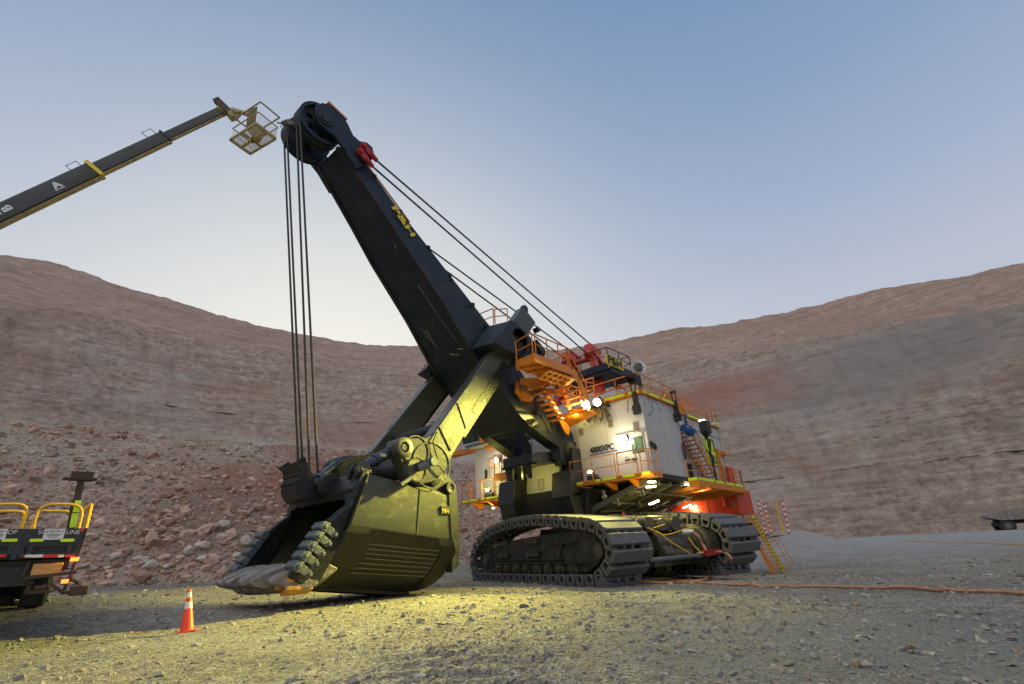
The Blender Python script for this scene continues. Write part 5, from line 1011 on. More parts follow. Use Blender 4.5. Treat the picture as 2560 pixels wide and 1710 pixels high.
q = Aa('Y4', 475, 1120, 1.0); flood(q, q+V((.9, 0, .3)), .18, 0, hh=.45); b = MB(); b.box(q+V((-.3, -.3, -.6)), q+V((.0, .4, -.15))); b.obj('lamp_box', 'lamph', P, bevel=.04); lamppt('deck_and_fill_light', q+V((.2, 0, .2)), 50, LY, .1, P); lampspot('deck_flood', q+V((.15, 0, .05)), (17, -10, 0), 20000, LY, R_(60), .6, .1, P)
q = Aa('Y4', 565, 1385, .6); flood(q, q+V((.6, 0, -1)), .13, 0, hh=.5); lamppt('under_light', q+V((.1, 0, -.3)), 60, LY, .1, P)
q = S('Y3', 703, 480, 7.0); b = MB(); b.box(q+V((-.3, -.1, -.75)), q+V((.4, .35, -.08))); b.loft([[q+V((-.3, -.1, -.75)), q+V((.4, -.1, -.75)), q+V((.4, .35, -.75)), q+V((-.3, .35, -.75))], [q+V((-.05, 0, -1.05)), q+V((.1, 0, -1.05)), q+V((.1, .15, -1.05)), q+V((-.05, .15, -1.05))]]); b.cyl(q+V((0, .1, -1.0)), (q.x-.6, 6.9, 4.4), .06, 8); b.obj('lamp_post', 'lamph', P)
b = MB(); b.box(q+V((-.22, -.12, -.06)), q+V((.22, .2, .02))); b.obj('lens', 'lamp', P)
def tube_lamp(k, x0, y0, x1, y1, z=None, pw=90, a=None, col=LY):
    p, q = (Zz(k, x0, y0, z), Zz(k, x1, y1, z)) if z else (Aa(k, x0, y0, a), Aa(k, x1, y1, a))
    b = MB(); b.bar(p, q, .1, .07); o = b.obj('tube_lamp', 'lampw', P); lamppt('under_light', (p+q)/2-V((0, 0, .22)), pw, col, .15, P)
tube_lamp('Y5', 205, 103, 352, 90, 3.55, 70); tube_lamp('Y5', 235, 28, 340, 28, 3.9, 50); tube_lamp('Y5', 262, 355, 385, 305, 3.1, 80)
tube_lamp('Y5', 748, 412, 862, 362, a=-11.1, pw=70, col=(1, .72, .25)); tube_lamp('Y5', 850, 415, 950, 378, a=-11.5, pw=45, col=(1, .72, .25))
lamppt('under_light', (-5.5, 6.3, 3.9), 25, (1, .7, .3), .1, P)
b = MB(); b.box((-3.9, 6.2, 4.1), (-4.5, 6.35, 4.18)); b.obj('lens', 'lampw', P)

# roof-top round aerial / dish on a mast
q = S('Z1', 1340, 487, 6.0); b = MB(); b.cyl(q-V((.05, .02, 0)), q+V((.02, .02, 0)), .42, 28); b.lathe(q+V((.0, .0, 0)), (.5, .86, 0), [(0, .44), (.04, .44), (.04, .40), (0, .4)], 28); di = b.obj('mirror_dish', 'cyan', P)
b = MB(); b.box(q+V((.0, .0, -.2)), q+V((.3, .25, .2))); b.bar(q+V((.1, .1, -.42)), q+V((.1, .1, .42)), .05, .05); b.bar(q+V((.1, .1, 0))-V((.3, -.2, 0)), q+V((.1, .1, 0))+V((.3, -.2, 0)), .05, .05); b.tube([q+V((0, 0, -.3)), (q.x, q.y, 8.8)], .05); b.obj('camera_mast', 'gear', di)

# ================================================================== crawlers and lower works
P1 = c_o+ray('Z2', 870, 610)*((-.2-CAM_H)/ray('Z2', 870, 610).z); _a = R_(30); Ld = V((-math.sin(_a), math.cos(_a), 0)); Le = V((math.cos(_a), math.sin(_a), 0)); P1.z = -.2
def lw(p): return M_I @ (P1+Ld*p[0]+Le*p[1]+V((0, 0, p[2])))
loop = [(9.5, .0), (10.3, .12), (10.75, .55), (10.85, 1.1), (10.6, 1.75), (9.9, 2.25), (8.6, 2.68), (7.0, 2.92), (5.3, 3.02), (3.4, 3.0), (1.8, 2.86), (.2, 2.66), (-1.0, 2.5), (-1.75, 2.2), (-2.2, 1.7), (-2.25, 1.1), (-1.85, .55), (-1.1, .12), (-.4, 0)]
lp = []
for i in range(len(loop)):                   # rounded and resampled at the shoe pitch
    p0, p1, p2, p3 = (np.array(loop[(i+k) % len(loop)]) for k in (-1, 0, 1, 2))
    for t in np.linspace(0, 1, 12, endpoint=False): lp.append(.5*((2*p1)+(p2-p0)*t+(2*p0-5*p1+4*p2-p3)*t*t+(3*p1-p0-3*p2+p3)*t**3))
lp = np.array(lp+[lp[0]]); ds = np.r_[0, np.cumsum(np.hypot(*np.diff(lp, axis=0).T))]; NS = 46; pit = ds[-1]/NS
b = MB(); w2 = 1.95                           # one shoe: pad, open end castings, link lugs; x along, y across, z inwards
b.ext([(-pit*.36, 0, 0), (-pit*.32, 0, -.05), (pit*.32, 0, -.05), (pit*.36, 0, 0), (pit*.36, 0, .12), (-pit*.36, 0, .12)], (0, w2, 0))
for y0 in (0, w2-.3): b.holed([(-pit*.43, .1), (pit*.43, .1), (pit*.3, .46), (-pit*.3, .46)], [[(-pit*.24, .17), (pit*.24, .17), (pit*.17, .38), (-pit*.17, .38)]], (0, y0, 0), (1, 0, 0), (0, 0, 1), -.3)
for y0 in (.6, 1.0, 1.5): b.ext([(-pit*.62, y0, .14), (pit*.3, y0, .14), (pit*.2, y0, .42), (-pit*.5, y0, .42)], (0, .15, 0))
b.box((-pit*.25, .3, .1), (pit*.25, w2-.3, .26))
shoe_me = b; sh0 = b.obj('shoe', 'trackp', None, bevel=.02); sme = sh0.data; mods = True
b = MB()
for y0 in (.22, .5, w2-.5, w2-.22): b.cyl((0, y0, -.045), (0, y0, -.054), .045, 8)
for vo in (.12, 6.75):
    tr = empty('crawler_track', None); tr.parent = P; rg = random.Random(vo)
    for i in range(NS):
        s = (i+.5)*pit; x = np.interp(s, ds, lp[:, 0]); z = np.interp(s, ds, lp[:, 1]); x2 = np.interp((s+.05) % ds[-1], ds, lp[:, 0]); z2 = np.interp((s+.05) % ds[-1], ds, lp[:, 1])
        t = V((x2-x, 0, z2-z)).normalized(); nn = V((-t.z, 0, t.x)); c = V((4.3, 0, 1.5))-V((x, 0, z))
        if nn.dot(c) < 0: nn = -nn
        T = Ld*t.x+V((0, 0, t.z)); NN = Ld*nn.x+V((0, 0, nn.z)); o = sh0 if (i == 0 and vo < 1) else sh0.copy()
        if o is not sh0: COL.objects.link(o)
        j = rg.uniform(-.02, .02); T = (T+Le*j+NN*rg.uniform(-.03, .03)).normalized(); E_ = (Le-T*Le.dot(T)).normalized(); NN = T.cross(E_) if T.cross(E_).dot(NN) > 0 else E_.cross(T)
        o.parent = tr; pos = P1+Ld*x+Le*(vo+rg.uniform(-.015, .015))+V((0, 0, z+.0))
        o.matrix_local = M_I @ Matrix(((T.x, E_.x, NN.x, pos.x), (T.y, E_.y, NN.y, pos.y), (T.z, E_.z, NN.z, pos.z), (0, 0, 0, 1)))
    # side frame
    b = MB(lw); v0 = vo+.42
    b.ext([(9.3, v0, .75), (9.0, v0, 1.5), (7.9, v0, 1.95), (3.0, v0, 2.12), (0, v0, 2.15), (-.8, v0, 1.9), (-.9, v0, .9), (0, v0, .5), (8.5, v0, .5)], (0, 1.35, 0))
    b.ext([(8.9, v0-.02, 1.12), (1.6, v0-.02, 1.05), (1.6, v0-.02, .98), (8.9, v0-.02, 1.05)], (0, -.12, 0)); b.ext([(8.4, v0-.02, .98), (-.4, v0-.02, .9), (-.4, v0-.02, .84), (8.4, v0-.02, .92)], (0, -.14, 0))
    b.ext([(2.2, v0-.02, 1.7), (.5, v0-.02, 1.72), (.5, v0-.02, 1.66), (2.2, v0-.02, 1.64)], (0, -.12, 0)); b.ext([(1.7, v0-.02, 1.68), (1.55, v0-.02, 1.68), (1.9, v0-.02, 1.05), (2.1, v0-.02, 1.05)], (0, -.1, 0))
    tf = b.obj('track_frame', 'frame', tr, bevel=.02)
    b = MB(lw)
    for u in (7.6, 4.55):
        for zz in (1.85, 1.27):
            for k in range(4): b.cyl((u-.28*k, v0, zz), (u-.28*k, v0-.16, zz), .1, 10)
            b.ext([(u+.15, v0-.02, zz+.1), (u-1.0, v0-.02, zz+.1), (u-1.0, v0-.02, zz+.14), (u+.15, v0-.02, zz+.14)], (0, -.15, 0))
    b.tube([(8.9, v0-.1, 1.9), (8.5, v0-.14, 1.3), (8.9, v0-.1, .8)], .04); b.tube([(8.7, v0-.05, 1.8), (8.0, v0-.1, 2.0)], .06)
    objs(b, 'bolt', 'oil', tf)
    for k in range(8):
        u = 7.95-k*1.0; b = MB(lw); b.cyl((u, vo+.35, .62), (u, vo+1.9, .62), .33, 16); b.cyl((u, vo+.25, .62), (u, vo+.4, .62), .17, 10); b.cyl((u, vo+.2, .62), (u, vo+.3, .62), .09, 8); b.obj('roller', 'oil', tr)
    for u, zz, r in ((9.45, 1.15, .78), (-1.0, 1.3, .9)):
        b = MB(lw); b.lathe((u, vo+.55, zz), (0, 1, 0), [(0, .25), (0, r*.6), (.06, r*.62), (.06, r), (.5, r), (.5, r*.7), (.7, r*.7), (.7, r), (1.1, r), (1.1, .2)], 26); b.cyl((u, vo+.3, zz), (u, vo+.6, zz), .3, 14); b.obj('idler', 'oil', tr)
# body between the crawlers
b = MB(lw); b.ext([(8.5, 2.0, .9), (8.0, 2.0, 2.1), (2.2, 2.0, 2.2), (2.0, 2.0, .9)], (0, 5.5, 0)); b.ext([(7.6, 3.0, 2.1), (2.6, 3.0, 2.1), (2.8, 3.0, 2.5), (7.4, 3.0, 2.5)], (0, 3.5, 0)); b.ext([(7.8, 2.2, 2.1), (2.4, 2.2, 2.1), (1.6, 2.2, 1.7), (1.6, 2.2, 1.0), (2.4, 2.2, .7)], (0, 5, 0)); b.obj('carbody', 'frame', P, bevel=.03)
b = MB(lw); u, z = -.3, 1.25
b.lathe((u, 2.25, z), (0, 1, 0), [(0, 1.05), (.35, 1.08), (.38, 1.02), (.8, 1.0), (1.1, .78), (1.12, .45), (1.6, .28), (1.62, .34)], 36); b.lathe((u, 7.1, z), (0, -1, 0), [(0, 1.1), (.12, 1.1), (.12, 1.0), (.3, .98), (.5, .95), (.55, .8), (.95, .78), (1.0, .65)], 36)
for k in range(30): a = k*PI/15; b.cyl((u+math.cos(a)*1.03, 6.98, z+math.sin(a)*1.03), (u+math.cos(a)*1.03, 6.9, z+math.sin(a)*1.03), .045, 6)
dr = objs(b, 'propel_drive', 'oil', P)[0]
b = MB(lw)
for v, w, r, uu, zz in ((3.85, .7, .42, -.5, 1.5), (4.5, 1.1, .52, -.4, 1.35), (5.35, .65, .6, -.35, 1.3), (4.2, 1.6, .3, -.7, .95), (3.9, .5, .3, -.9, 1.05)): b.cyl((uu, v, zz), (uu, v+w, zz), r, 20)
for v, zz in ((4.75, 1.75), (5.1, 1.8), (5.6, 1.9)): b.box((-.7, v, zz), (-.2, v+.22, zz+.16))
b.box((-.6, 3.6, 1.9), (1.2, 4.5, 2.15)); b.box((-.9, 4.0, 1.95), (-.3, 4.9, 2.3)); b.ext([(1.4, 2.3, .5), (-.4, 2.6, .5), (-.4, 6.8, .5), (1.4, 6.9, .5)], (0, 0, .25)); b.box((-.8, 3.5, .5), (-.3, 4.6, .9))
objs(b, 'gear_case', 'oil', dr, bevel=.03)
b = MB(lw)                                   # two blower elbows
for v in (3.35, 4.95):
    b.lathe((-1.05, v, 2.22), (.85, -.1, .05), [(0, .27), (0, .31), (.1, .31), (.12, .28), (.5, .27), (.55, .33), (.62, .33), (.66, .28), (.9, .2)], 24)
objs(b, 'blower', 'oil', dr)
b = MB(lw); b.box((-.2, 2.6, 2.25), (.1, 3.1, 2.6)); b.box((-.15, 3.1, 2.3), (.1, 3.35, 2.42)); b.box((-.1, 2.75, 2.6), (0, 2.85, 2.8)); objs(b, 'valve_block', 'sred', dr)
b = MB(lw); b.cyl((-.2, 2.5, 2.5), (1.0, 6.6, 2.52), .17, 12); b.cyl((.4, 5.0, 2.45), (.2, 7.2, 2.4), .06, 8); b.cyl((.5, 5.3, 2.5), (.4, 7.6, 2.42), .05, 8); objs(b, 'pipe', 'gear', dr)
b = MB(lw); b.cyl((-1.3, 2.75, .8), (-1.35, 3.4, .82), .1, 12); b.cyl((-1.3, 3.4, .82), (-1.3, 6.5, .85), .09, 12); b.obj('pipe', 'cast', dr)
b = MB(lw); b.tube([(-1.0, 3.1, 2.15), (-1.25, 3.7, 1.8), (-1.3, 4.2, 1.45), (-1.3, 4.8, 1.15), (-1.3, 5.2, .95)], .025); b.tube([(-1.3, 4.6, 1.25), (-1.3, 5.25, .92)], .025)
b.tube([(-1.0, 3.7, 1.95), (-1.1, 4.0, 1.75), (-1.1, 4.6, 1.8), (-1.0, 5.4, 1.95), (-.9, 6.2, 2.0), (-.8, 6.8, 2.0)], .025); b.tube([(-1.0, 3.2, 2.0), (-1.0, 3.8, 2.1), (-1.0, 4.3, 2.2)], .025); b.tube([(-1.1, 5.5, 1.6), (-1.2, 5.7, 1.2), (-1.3, 5.9, .95)], .03); objs(b, 'hose', 'yel', dr)
b = MB(lw); b.tube([(-1.2, 5.7, 1.85), (-1.3, 5.95, 1.6), (-1.35, 6.1, 1.2), (-1.4, 6.15, .95)], .07); b.obj('supply_cable', 'cable', dr)
b = MB(lw); b.tube([(-1.0, 5.3, 1.85), (-1.2, 5.75, 1.85)], .09); b.obj('connector', 'sign', dr)
b = MB(lw); b.cyl((-1.45, 5.9, .98), (-1.5, 6.9, 1.0), .05, 8); b.box((-1.6, 5.95, .82), (-1.2, 6.75, 1.0)); b.box((-1.65, 5.9, 1.0), (-1.15, 6.8, 1.04)); b.obj('cable_bracket', 'sred', dr)
# ================================================================== other things in the pit
def G(k, x, y, lift=0.):
    r = ray(k, x, y); z = -.2
    for _ in range(12): t = (z-CAM_H)/r.z if r.z < -1e-4 else 300; t = min(t, 300); p = c_o+r*t; z = .5*z+.5*gz(p.x, p.y)
    return V((p.x, p.y, gz(p.x, p.y)+lift))
def deep(k, x, y, d): r = ray(k, x, y); return c_o+r*(d/r.dot(c_fw))
def W4(x, y, z, o): return Matrix(((x.x, y.x, z.x, o.x), (x.y, y.y, z.y, o.y), (x.z, y.z, z.z, o.z), (0, 0, 0, 1)))

# ---- trailing cable
def smooth(pts, n=8):
    P_ = [V(p) for p in pts]; out = []
    for i in range(len(P_)-1):
        p0, p1, p2, p3 = P_[max(i-1, 0)], P_[i], P_[i+1], P_[min(i+2, len(P_)-1)]
        for t in np.linspace(0, 1, n, endpoint=False): out.append(.5*((2*p1)+(p2-p0)*t+(2*p0-5*p1+4*p2-p3)*t*t+(3*p1-p0-3*p2+p3)*t**3))
    return out+[P_[-1]]
def lw_w(p): return P1+Ld*p[0]+Le*p[1]+V((0, 0, p[2]))
st_ = lw_w((-1.5, 6.2, .95))
pts = [lw_w((-1.35, 5.6, .93)), st_, lw_w((-1.75, 6.85, .9)), lw_w((-2.1, 6.75, .55)), G('Y5', 1300, 1380, .25), G('Y5', 1080, 1480, .07), G('Y5', 780, 1500, .06), G('Y5', 400, 1490, .06), G('Z2', 1270, 580, .06), G('Z2', 1500, 588, .06)]
b = MB(); b.tube(smooth(pts), .045, 8); o = b.obj('trailing_cable', 'cable'); tag(o, 'orange cable looping down from the crawler bracket to the ground', 'cable')
pts = [G('Z2', 1380, 565, .06), G('Z8', 100, 708, .06), G('Z8', 300, 714, .06), G('Z8', 600, 727, .06), G('Z8', 1000, 739, .06), G('Z8', 1400, 750, .06), G('Z8', 1900, 770, .06), G('Z8', 2345, 790, .06), G('Z8', 2700, 815, .06)]
b = MB(); b.tube([V((p.x, p.y, gz(p.x, p.y)+.05)) for p in smooth(pts, 14)], .038, 8); tag(b.obj('trailing_cable', 'cable'), 'long orange cable lying across the right foreground ground', 'cable')
pts = [G('Z8', 1555, 440, .08), G('Z8', 1800, 448, .08), G('Z8', 2100, 458, .08), G('Z8', 2400, 472, .08)]
b = MB(); b.tube([V((p.x, p.y, gz(p.x, p.y)+.07)) for p in smooth(pts, 10)], .045, 6); tag(b.obj('trailing_cable', 'yel'), 'thin yellow cable far off on the pale floor at right', 'cable')

# ---- traffic cone
cg = G('Z6', 1592, 1432); cone = empty('traffic_cone', Matrix.Translation(cg) @ Matrix.Rotation(R_(4), 4, 'X') @ Matrix.Rotation(R_(-5), 4, 'Y') @ Matrix.Rotation(R_(35), 4, 'Z')); tag(cone, 'orange traffic cone with two white bands on the gravel', 'traffic cone')
hc = .86
b = MB(); b.ext([(.19*sx+.0*sy, .19*sy, 0) for sx, sy in ((-1, -.85), (-.85, -1), (.85, -1), (1, -.85), (1, .85), (.85, 1), (-.85, 1), (-1, .85))], (0, 0, .035)); b.obj('base', 'cone', cone, bevel=.008)
b = MB(); b.lathe((0, 0, .035), (0, 0, 1), [(0, .15), (.03, .135), (hc, .032), (hc+.01, .026)], 28); b.obj('body', 'cone', cone)
cr_ = lambda t: .135-(.103)*(t-.03)/(hc-.03)+.003
for t0, t1 in ((.46, .60), (.69, .80)): b = MB(); b.lathe((0, 0, .035), (0, 0, 1), [(t0, cr_(t0)-.004), (t0, cr_(t0)), (t1, cr_(t1)), (t1, cr_(t1)-.004)], 28); b.obj('reflective_band', 'refl', cone)

# ---- aerial lift: boom, basket
T = deep('Z5', 1785, 168, 20); L0 = deep('Z5', -60, 1035, 15.2); d = (L0-T).normalized(); n = d.cross(V((0, 0, 1))).normalized(); u = n.cross(d)
if u.z < 0: u = -u; n = -n
if n.dot(c_o-T) < 0: pass
lift = empty('aerial_lift', Matrix.Translation(V((L0.x+d.x*9, L0.y+d.y*9, 0)))); tag(lift, 'long dark telescopic boom lift with a tan basket reaching the shovel\'s boom point', 'boom lift'); LI = lift.matrix_world.inverted()
Lt = (L0-T).length
nf = n if n.dot(c_o-T) > 0 else -n            # side that faces the camera
def li(p): return LI @ V(p)
def sec(a0, a1, h, w, m, name='boom_section'):
    b = MB(li); p, q = T+d*a0, T+d*a1
    b.ext([p+u*h*y+nf*w*x for x, y in ((-.5, -.5), (.5, -.5), (.5, .35), (.4, .5), (-.4, .5), (-.5, .35))], q-p); o = b.obj(name, m, lift, bevel=.015)
    b = MB(li); b.ext([p-u*h*.5+nf*w*x+u*y for x, y in ((-.42, -.05), (.3, -.05), (.3, .0), (-.42, .0))], q-p); b.obj('lit_underside_strip', 'tan', o); return o  # tan strip paints the light on the boom's underside
ft = lambda x, y: (deep('Z5', x, y, 18)-T)
def along(x, y):                             # distance along the boom at a photo position
    r = ray('Z5', x, y); nn = nf; p = c_o+r*((T-c_o).dot(nn)/r.dot(nn)); return (p-T).dot(d)
a1, a2 = along(1310, 385), along(745, 640); Le_ = Lt+9.5
sec(-.15, a1+.4, .36, .16, 'lift'); s2 = sec(a1, a2+.4, .48, .21, 'lift'); s3 = sec(a2, Le_, .62, .27, 'lift')
def collar(a, h, w, m, t=.1): b = MB(li); p = T+d*a; b.ext([p+u*h*y+nf*w*x for x, y in ((-.5, -.5), (.5, -.5), (.5, .5), (-.5, .5))], d*t); b.obj('collar', m, lift, bevel=.01)
collar(a1-.03, .54, .26, 'black', .07); collar(a2-.05, .7, .33, 'yellow', .13); collar(.05, .44, .22, 'yellow', .05); collar(.16, .44, .22, 'yellow', .05)
for a, h in ((a1+.25, .26), (a2+.3, .3)):
    b = MB(li); p = T+d*a+u*h; b.tube([p-d*.1, p-d*.1+u*.3, p+d*.25+u*.3, p+d*.25], .015); b.obj('guide_hoop', 'lamph', lift)
for ch, x, y, sz_ in (('A', 440, 812, .3), ('B', 105, 965, .3)):
    a = along(x, y); p = T+d*(a+.0)+nf*.141-u*.12; q = li(p)
    text(ch, .36, q, (-d) if ch == 'A' else u, u if ch == 'A' else d, 'sign', lift, 'lettering', .01, fat=.022) if ch == 'A' else text(ch, .36, li(p+u*.0), u, d, 'sign', lift, 'lettering', .01, fat=.022)
    b = MB(li); pp = T+d*(a+.02)+nf*.138-u*.17; b.bar(pp-d*.28, pp+d*.02, .012, .035, up=u) if ch == 'A' else b.bar(T+d*(a+.34)+nf*.138-u*.12, T+d*(a+.34)+nf*.138+u*.16, .035, .012, up=nf); b.obj('lettering_bar', 'sign', lift)
b = MB(li)                                   # boom head and jib
hp = deep('Z5', 1715, 95, 20); hq = deep('Z5', 1860, 235, 19.8); b.bar(hp, hq, .24, .26); b.obj('boom_head', 'brown', lift, bevel=.02)
b = MB(li); b.bar(deep('Z5', 1830, 200, 19.8), deep('Z5', 1865, 240, 19.8), .3, .3); b.bar(deep('Z5', 1840, 170, 19.8), deep('Z5', 1985, 215, 19.4), .14, .12); b.bar(deep('Z5', 1850, 235, 19.8), deep('Z5', 1900, 215, 19.6), .12, .1); b.tube([deep('Z5', 1850, 170, 19.7), deep('Z5', 1870, 195, 19.5), deep('Z5', 1910, 185, 19.5), deep('Z5', 1960, 205, 19.4)], .03); b.obj('jib', 'tan', lift)
zf = deep('Z5', 1985, 520, 19).z
def zp(x, y): r = ray('Z5', x, y); return c_o+r*((zf-CAM_H)/r.z)
q0, q1, q2 = zp(1825, 410), zp(1985, 523), zp(2188, 402); q3 = q0+q2-q1; hB = V((0, 0, 1.1))
b = MB(li)
for p, q in ((q0, q1), (q1, q2), (q2, q3), (q3, q0)):
    b.bar(p, q, .06, .09); b.bar(p+hB, q+hB, .045, .045); b.bar(p+hB*.52, q+hB*.52, .035, .035)
    for t in (0, .5): c = p.lerp(q, t); b.bar(c, c+hB, .04, .04)
bk = b.obj('basket_frame', 'tan', lift)
b = MB(li); nb = 22
for i in range(1, nb): b.bar(q0.lerp(q3, i/nb)-V((0, 0, .02)), q1.lerp(q2, i/nb)-V((0, 0, .02)), .018, .02)
b.bar(q0.lerp(q3, .5)-V((0, 0, .06)), q1.lerp(q2, .5)-V((0, 0, .06)), .08, .06); b.bar(q0.lerp(q1, .5)-V((0, 0, .06)), q3.lerp(q2, .5)-V((0, 0, .06)), .08, .06); b.obj('floor_grating', 'tan', bk)
b = MB(li)
for p, q in ((q0, q1), (q1, q2), (q2, q3)):
    for i in range(1, 24): c = p.lerp(q, i/24); b.bar(c+V((0, 0, .06)), c+V((0, 0, .55)), .008, .008)
    for j in range(1, 6): b.bar(p+V((0, 0, .09*j)), q+V((0, 0, .09*j)), .008, .008)
b.obj('mesh_panel', 'tan', bk)
b = MB(li); c0, c1 = deep('Z5', 1965, 185, 19.0), deep('Z5', 2043, 150, 19.6); c2, c3 = deep('Z5', 2028, 275, 19.6), deep('Z5', 1952, 325, 19.0); b.ext([c0, c1, c2, c3], nf*.05); b.ext([c3, c2, deep('Z5', 2110, 345, 19.6), deep('Z5', 2010, 400, 19.0)], (0, 0, .04)); m3 = q1.lerp(q3, .5); b.bar(m3, m3+V((0, 0, .8)), .5, .3); b.bar(m3+V((.1, 0, -.05)), m3+V((.2, .1, .5)), .25, .3); b.obj('control_box', 'tan', bk)
b = MB(li); c = deep('Z5', 2250, 285, 18.9); b.bar(c, c+V((.35, .1, .1)), .1, .14); b.ext([c+V((.05, 0, .25)), c+V((.25, 0, .25)), c+V((.4, .05, .05)), c+V((.2, .05, .0))], (0, .06, 0)); b.tube([deep('Z5', 2200, 275, 19), c, c+V((-.1, 0, -.15))], .03); b.cyl(c+V((-.05, 0, 0)), c+V((.1, .02, .12)), .1, 8); b.obj('work_lamp', 'oil', bk)
# carrier standing outside the left of the frame
cb = V((L0.x+d.x*9, L0.y+d.y*9, 0)); b = MB(li)
b.ext([cb+V((-2, -1.2, .7)), cb+V((2, -1.2, .7)), cb+V((2, 1.2, .7)), cb+V((-2, 1.2, .7))], (0, 0, .7)); e_ = T+d*Le_; b.bar(cb+V((0, 0, 1.3)), e_+V((0, 0, .2)), .9, .9, up=(0, 1, 0)); b.obj('chassis', 'yel', lift, bevel=.05)
for sx in (-1.4, 1.4):
    for sy in (-1.25, 1.25): b = MB(li); b.lathe(cb+V((sx, sy-.2, .55)), (0, 1, 0), [(0, .3), (0, .5), (.05, .55), (.35, .55), (.4, .5), (.4, .3)], 20); b.obj('wheel', 'rubber', lift)

# ---- flatbed truck, tail towards the camera
DT = 14.0; az_ = R_(-43); tn = V((math.sin(az_), math.cos(az_), 0)); tu = V((math.cos(az_), -math.sin(az_), 0))      # tn away from camera, tu to the right
tp = c_o+tn*DT
def tw(k, x, y, dd=0.): r = ray(k, x, y); return c_o+r*((tp+tn*dd-c_o).dot(tn)/r.dot(tn))
org = tw('Z6', 700, 800); org.z = 0; TW = W4(tu, tn, V((0, 0, 1)), org); truck = empty('flatbed_truck', TW); tag(truck, 'black flatbed truck with yellow hoop rails, seen from its lit tail', 'truck'); TI = TW.inverted()
def tt_(x, y, dd=0.): return TI @ tw('Z6', x, y, dd)
zt_, zb_ = tt_(500, 550).z, tt_(500, 800).z; xr = tt_(712, 600).x; zlow = tt_(300, 1040).z; WD = 2.62
b = MB(); b.ext([(xr, 0, zt_), (xr-WD, 0, zt_), (xr-WD-.0, 0, zb_), (xr-.05, 0, zb_)], (0, 8.6, 0)); bed = b.obj('bed', 'black', truck, bevel=.02)
b = MB()
for x0, x1 in ((230, 660), (-290, 160)):
    p, q = tt_(x0, 560), tt_(x1, 780); b.holed(rect(p.x, q.z, q.x, p.z), [rect(p.x+.05, q.z+.07, q.x-.05, p.z-.32), ], (0, -.035, 0), (1, 0, 0), (0, 0, 1), -.03)
    for k in (.12, .78): xx = p.x+(q.x-p.x)*k; b.box((xx, -.06, q.z+.02), (xx+.07, -.0, q.z+.3))
b.box((tt_(165, 560).x, -.05, zb_), (tt_(215, 560).x, -.0, zt_-.02)); b.bar((xr-WD, -.03, (zt_+zb_)/2+.0), (xr-.05, -.03, (zt_+zb_)/2), .03, .02); b.obj('tailboard', 'lamph', bed)
def patch2(x0, y0, x1, y1, m, name, off=-.055, par=None): p, q = tt_(x0, y0), tt_(x1, y1); b = MB(); b.box((p.x, off, q.z), (q.x, off-.008, p.z)); return b.obj(name, m, par or bed)
for x0, x1 in ((20, 145), (258, 370), (520, 628)): patch2(x0, 640, x1, 662, 'fluo', 'reflective_strip')
for x0, x1, m in ((200, 212, 'redr'), (212, 275, 'refl'), (275, 365, 'refl'), (365, 495, 'redr'), (495, 542, 'refl'), (556, 628, 'redr'), (-60, 50, 'redr')): patch2(x0, 775, x1, 795, m, 'reflective_strip', -.058)
patch2(690, 550, 715, 575, 'redr', 'reflector', -.03)
for x0, x1 in ((385, 535), (-60, 42)):
    sgn = patch2(x0, 556, x1, 645, 'sign', 'placard', -.062); p, q = tt_(x0, 556), tt_(x1, 645); w = q.x-p.x; hz_ = p.z-q.z
    b = MB(); b.holed(ell(p.x+w/2, p.z-hz_*.22, w*.26, hz_*.1, 20), [ell(p.x+w/2, p.z-hz_*.22, w*.22, hz_*.07, 20)], (0, -.075, 0), (1, 0, 0), (0, 0, 1), -.006)
    for k, (l, r_) in enumerate(((.12, .88), (.2, .8), (.3, .7))): b.box((p.x+w*l, -.071, p.z-hz_*(.48+.14*k)), (p.x+w*r_, -.077, p.z-hz_*(.51+.14*k)))
    for k in (.12, .88): b.ext([(p.x+w*(k-.04), -.071, p.z-hz_*.3), (p.x+w*(k+.04), -.071, p.z-hz_*.3), (p.x+w*(k+.02), -.071, p.z-hz_*.12), (p.x+w*k, -.071, p.z-hz_*.2)], (0, -.005, 0))
    b.obj('placard_print', 'text', sgn)
for tx, x in (('SOL', 320), ('LINE', 556), ('OF', 58)):
    p = tt_(x, 600); text(tx, .11, (p.x, -.06, p.z), (1, 0, 0), (0, 0, 1), 'sign', bed, th=.006)
def hoop(pts, dd, r=.026):
    b = MB(); b.tube(smooth([tt_(x, y, dd) for x, y in pts], 6), r, 8); return b.obj('hoop_rail', 'yel', truck)
hoop([(285, 550), (310, 450), (345, 380), (430, 345), (600, 345), (680, 370), (698, 430), (668, 548)], .05); hoop([(190, 552), (228, 420), (215, 365), (150, 342), (20, 342), (-120, 350), (-180, 420), (-200, 550)], .05)
hoop([(262, 552), (330, 415), (430, 402), (560, 405), (600, 425)], .5, .03); hoop([(175, 552), (205, 430), (150, 405), (0, 405)], .5, .03); hoop([(700, 400), (765, 352), (770, 375), (728, 545)], .6, .04)
b = MB(); p, q = tt_(605, 548, .25), tt_(695, 120, .25); b.bar(p, q, .12, .12, up=(0, 1, 0)); mo = b.obj('mast', 'brown', truck)
b = MB(); e = tt_(715, 100, .25); b.box(e+V((-.22, -.12, -.1)), e+V((.16, .12, .07))); b.box(e+V((-.33, -.06, -.1)), e+V((.24, .06, -.05))); b.obj('mast_head', 'brown', mo)
b = MB()
for x0, y0, x1, y1 in ((612, 540, 635, 420), (640, 410, 650, 360), (652, 350, 662, 310)): b.bar(tt_(x0+8, y0, .18), tt_(x1+8, y1, .18), .11, .01, up=(0, 1, 0))
b.obj('reflective_strip', 'fluo', mo)
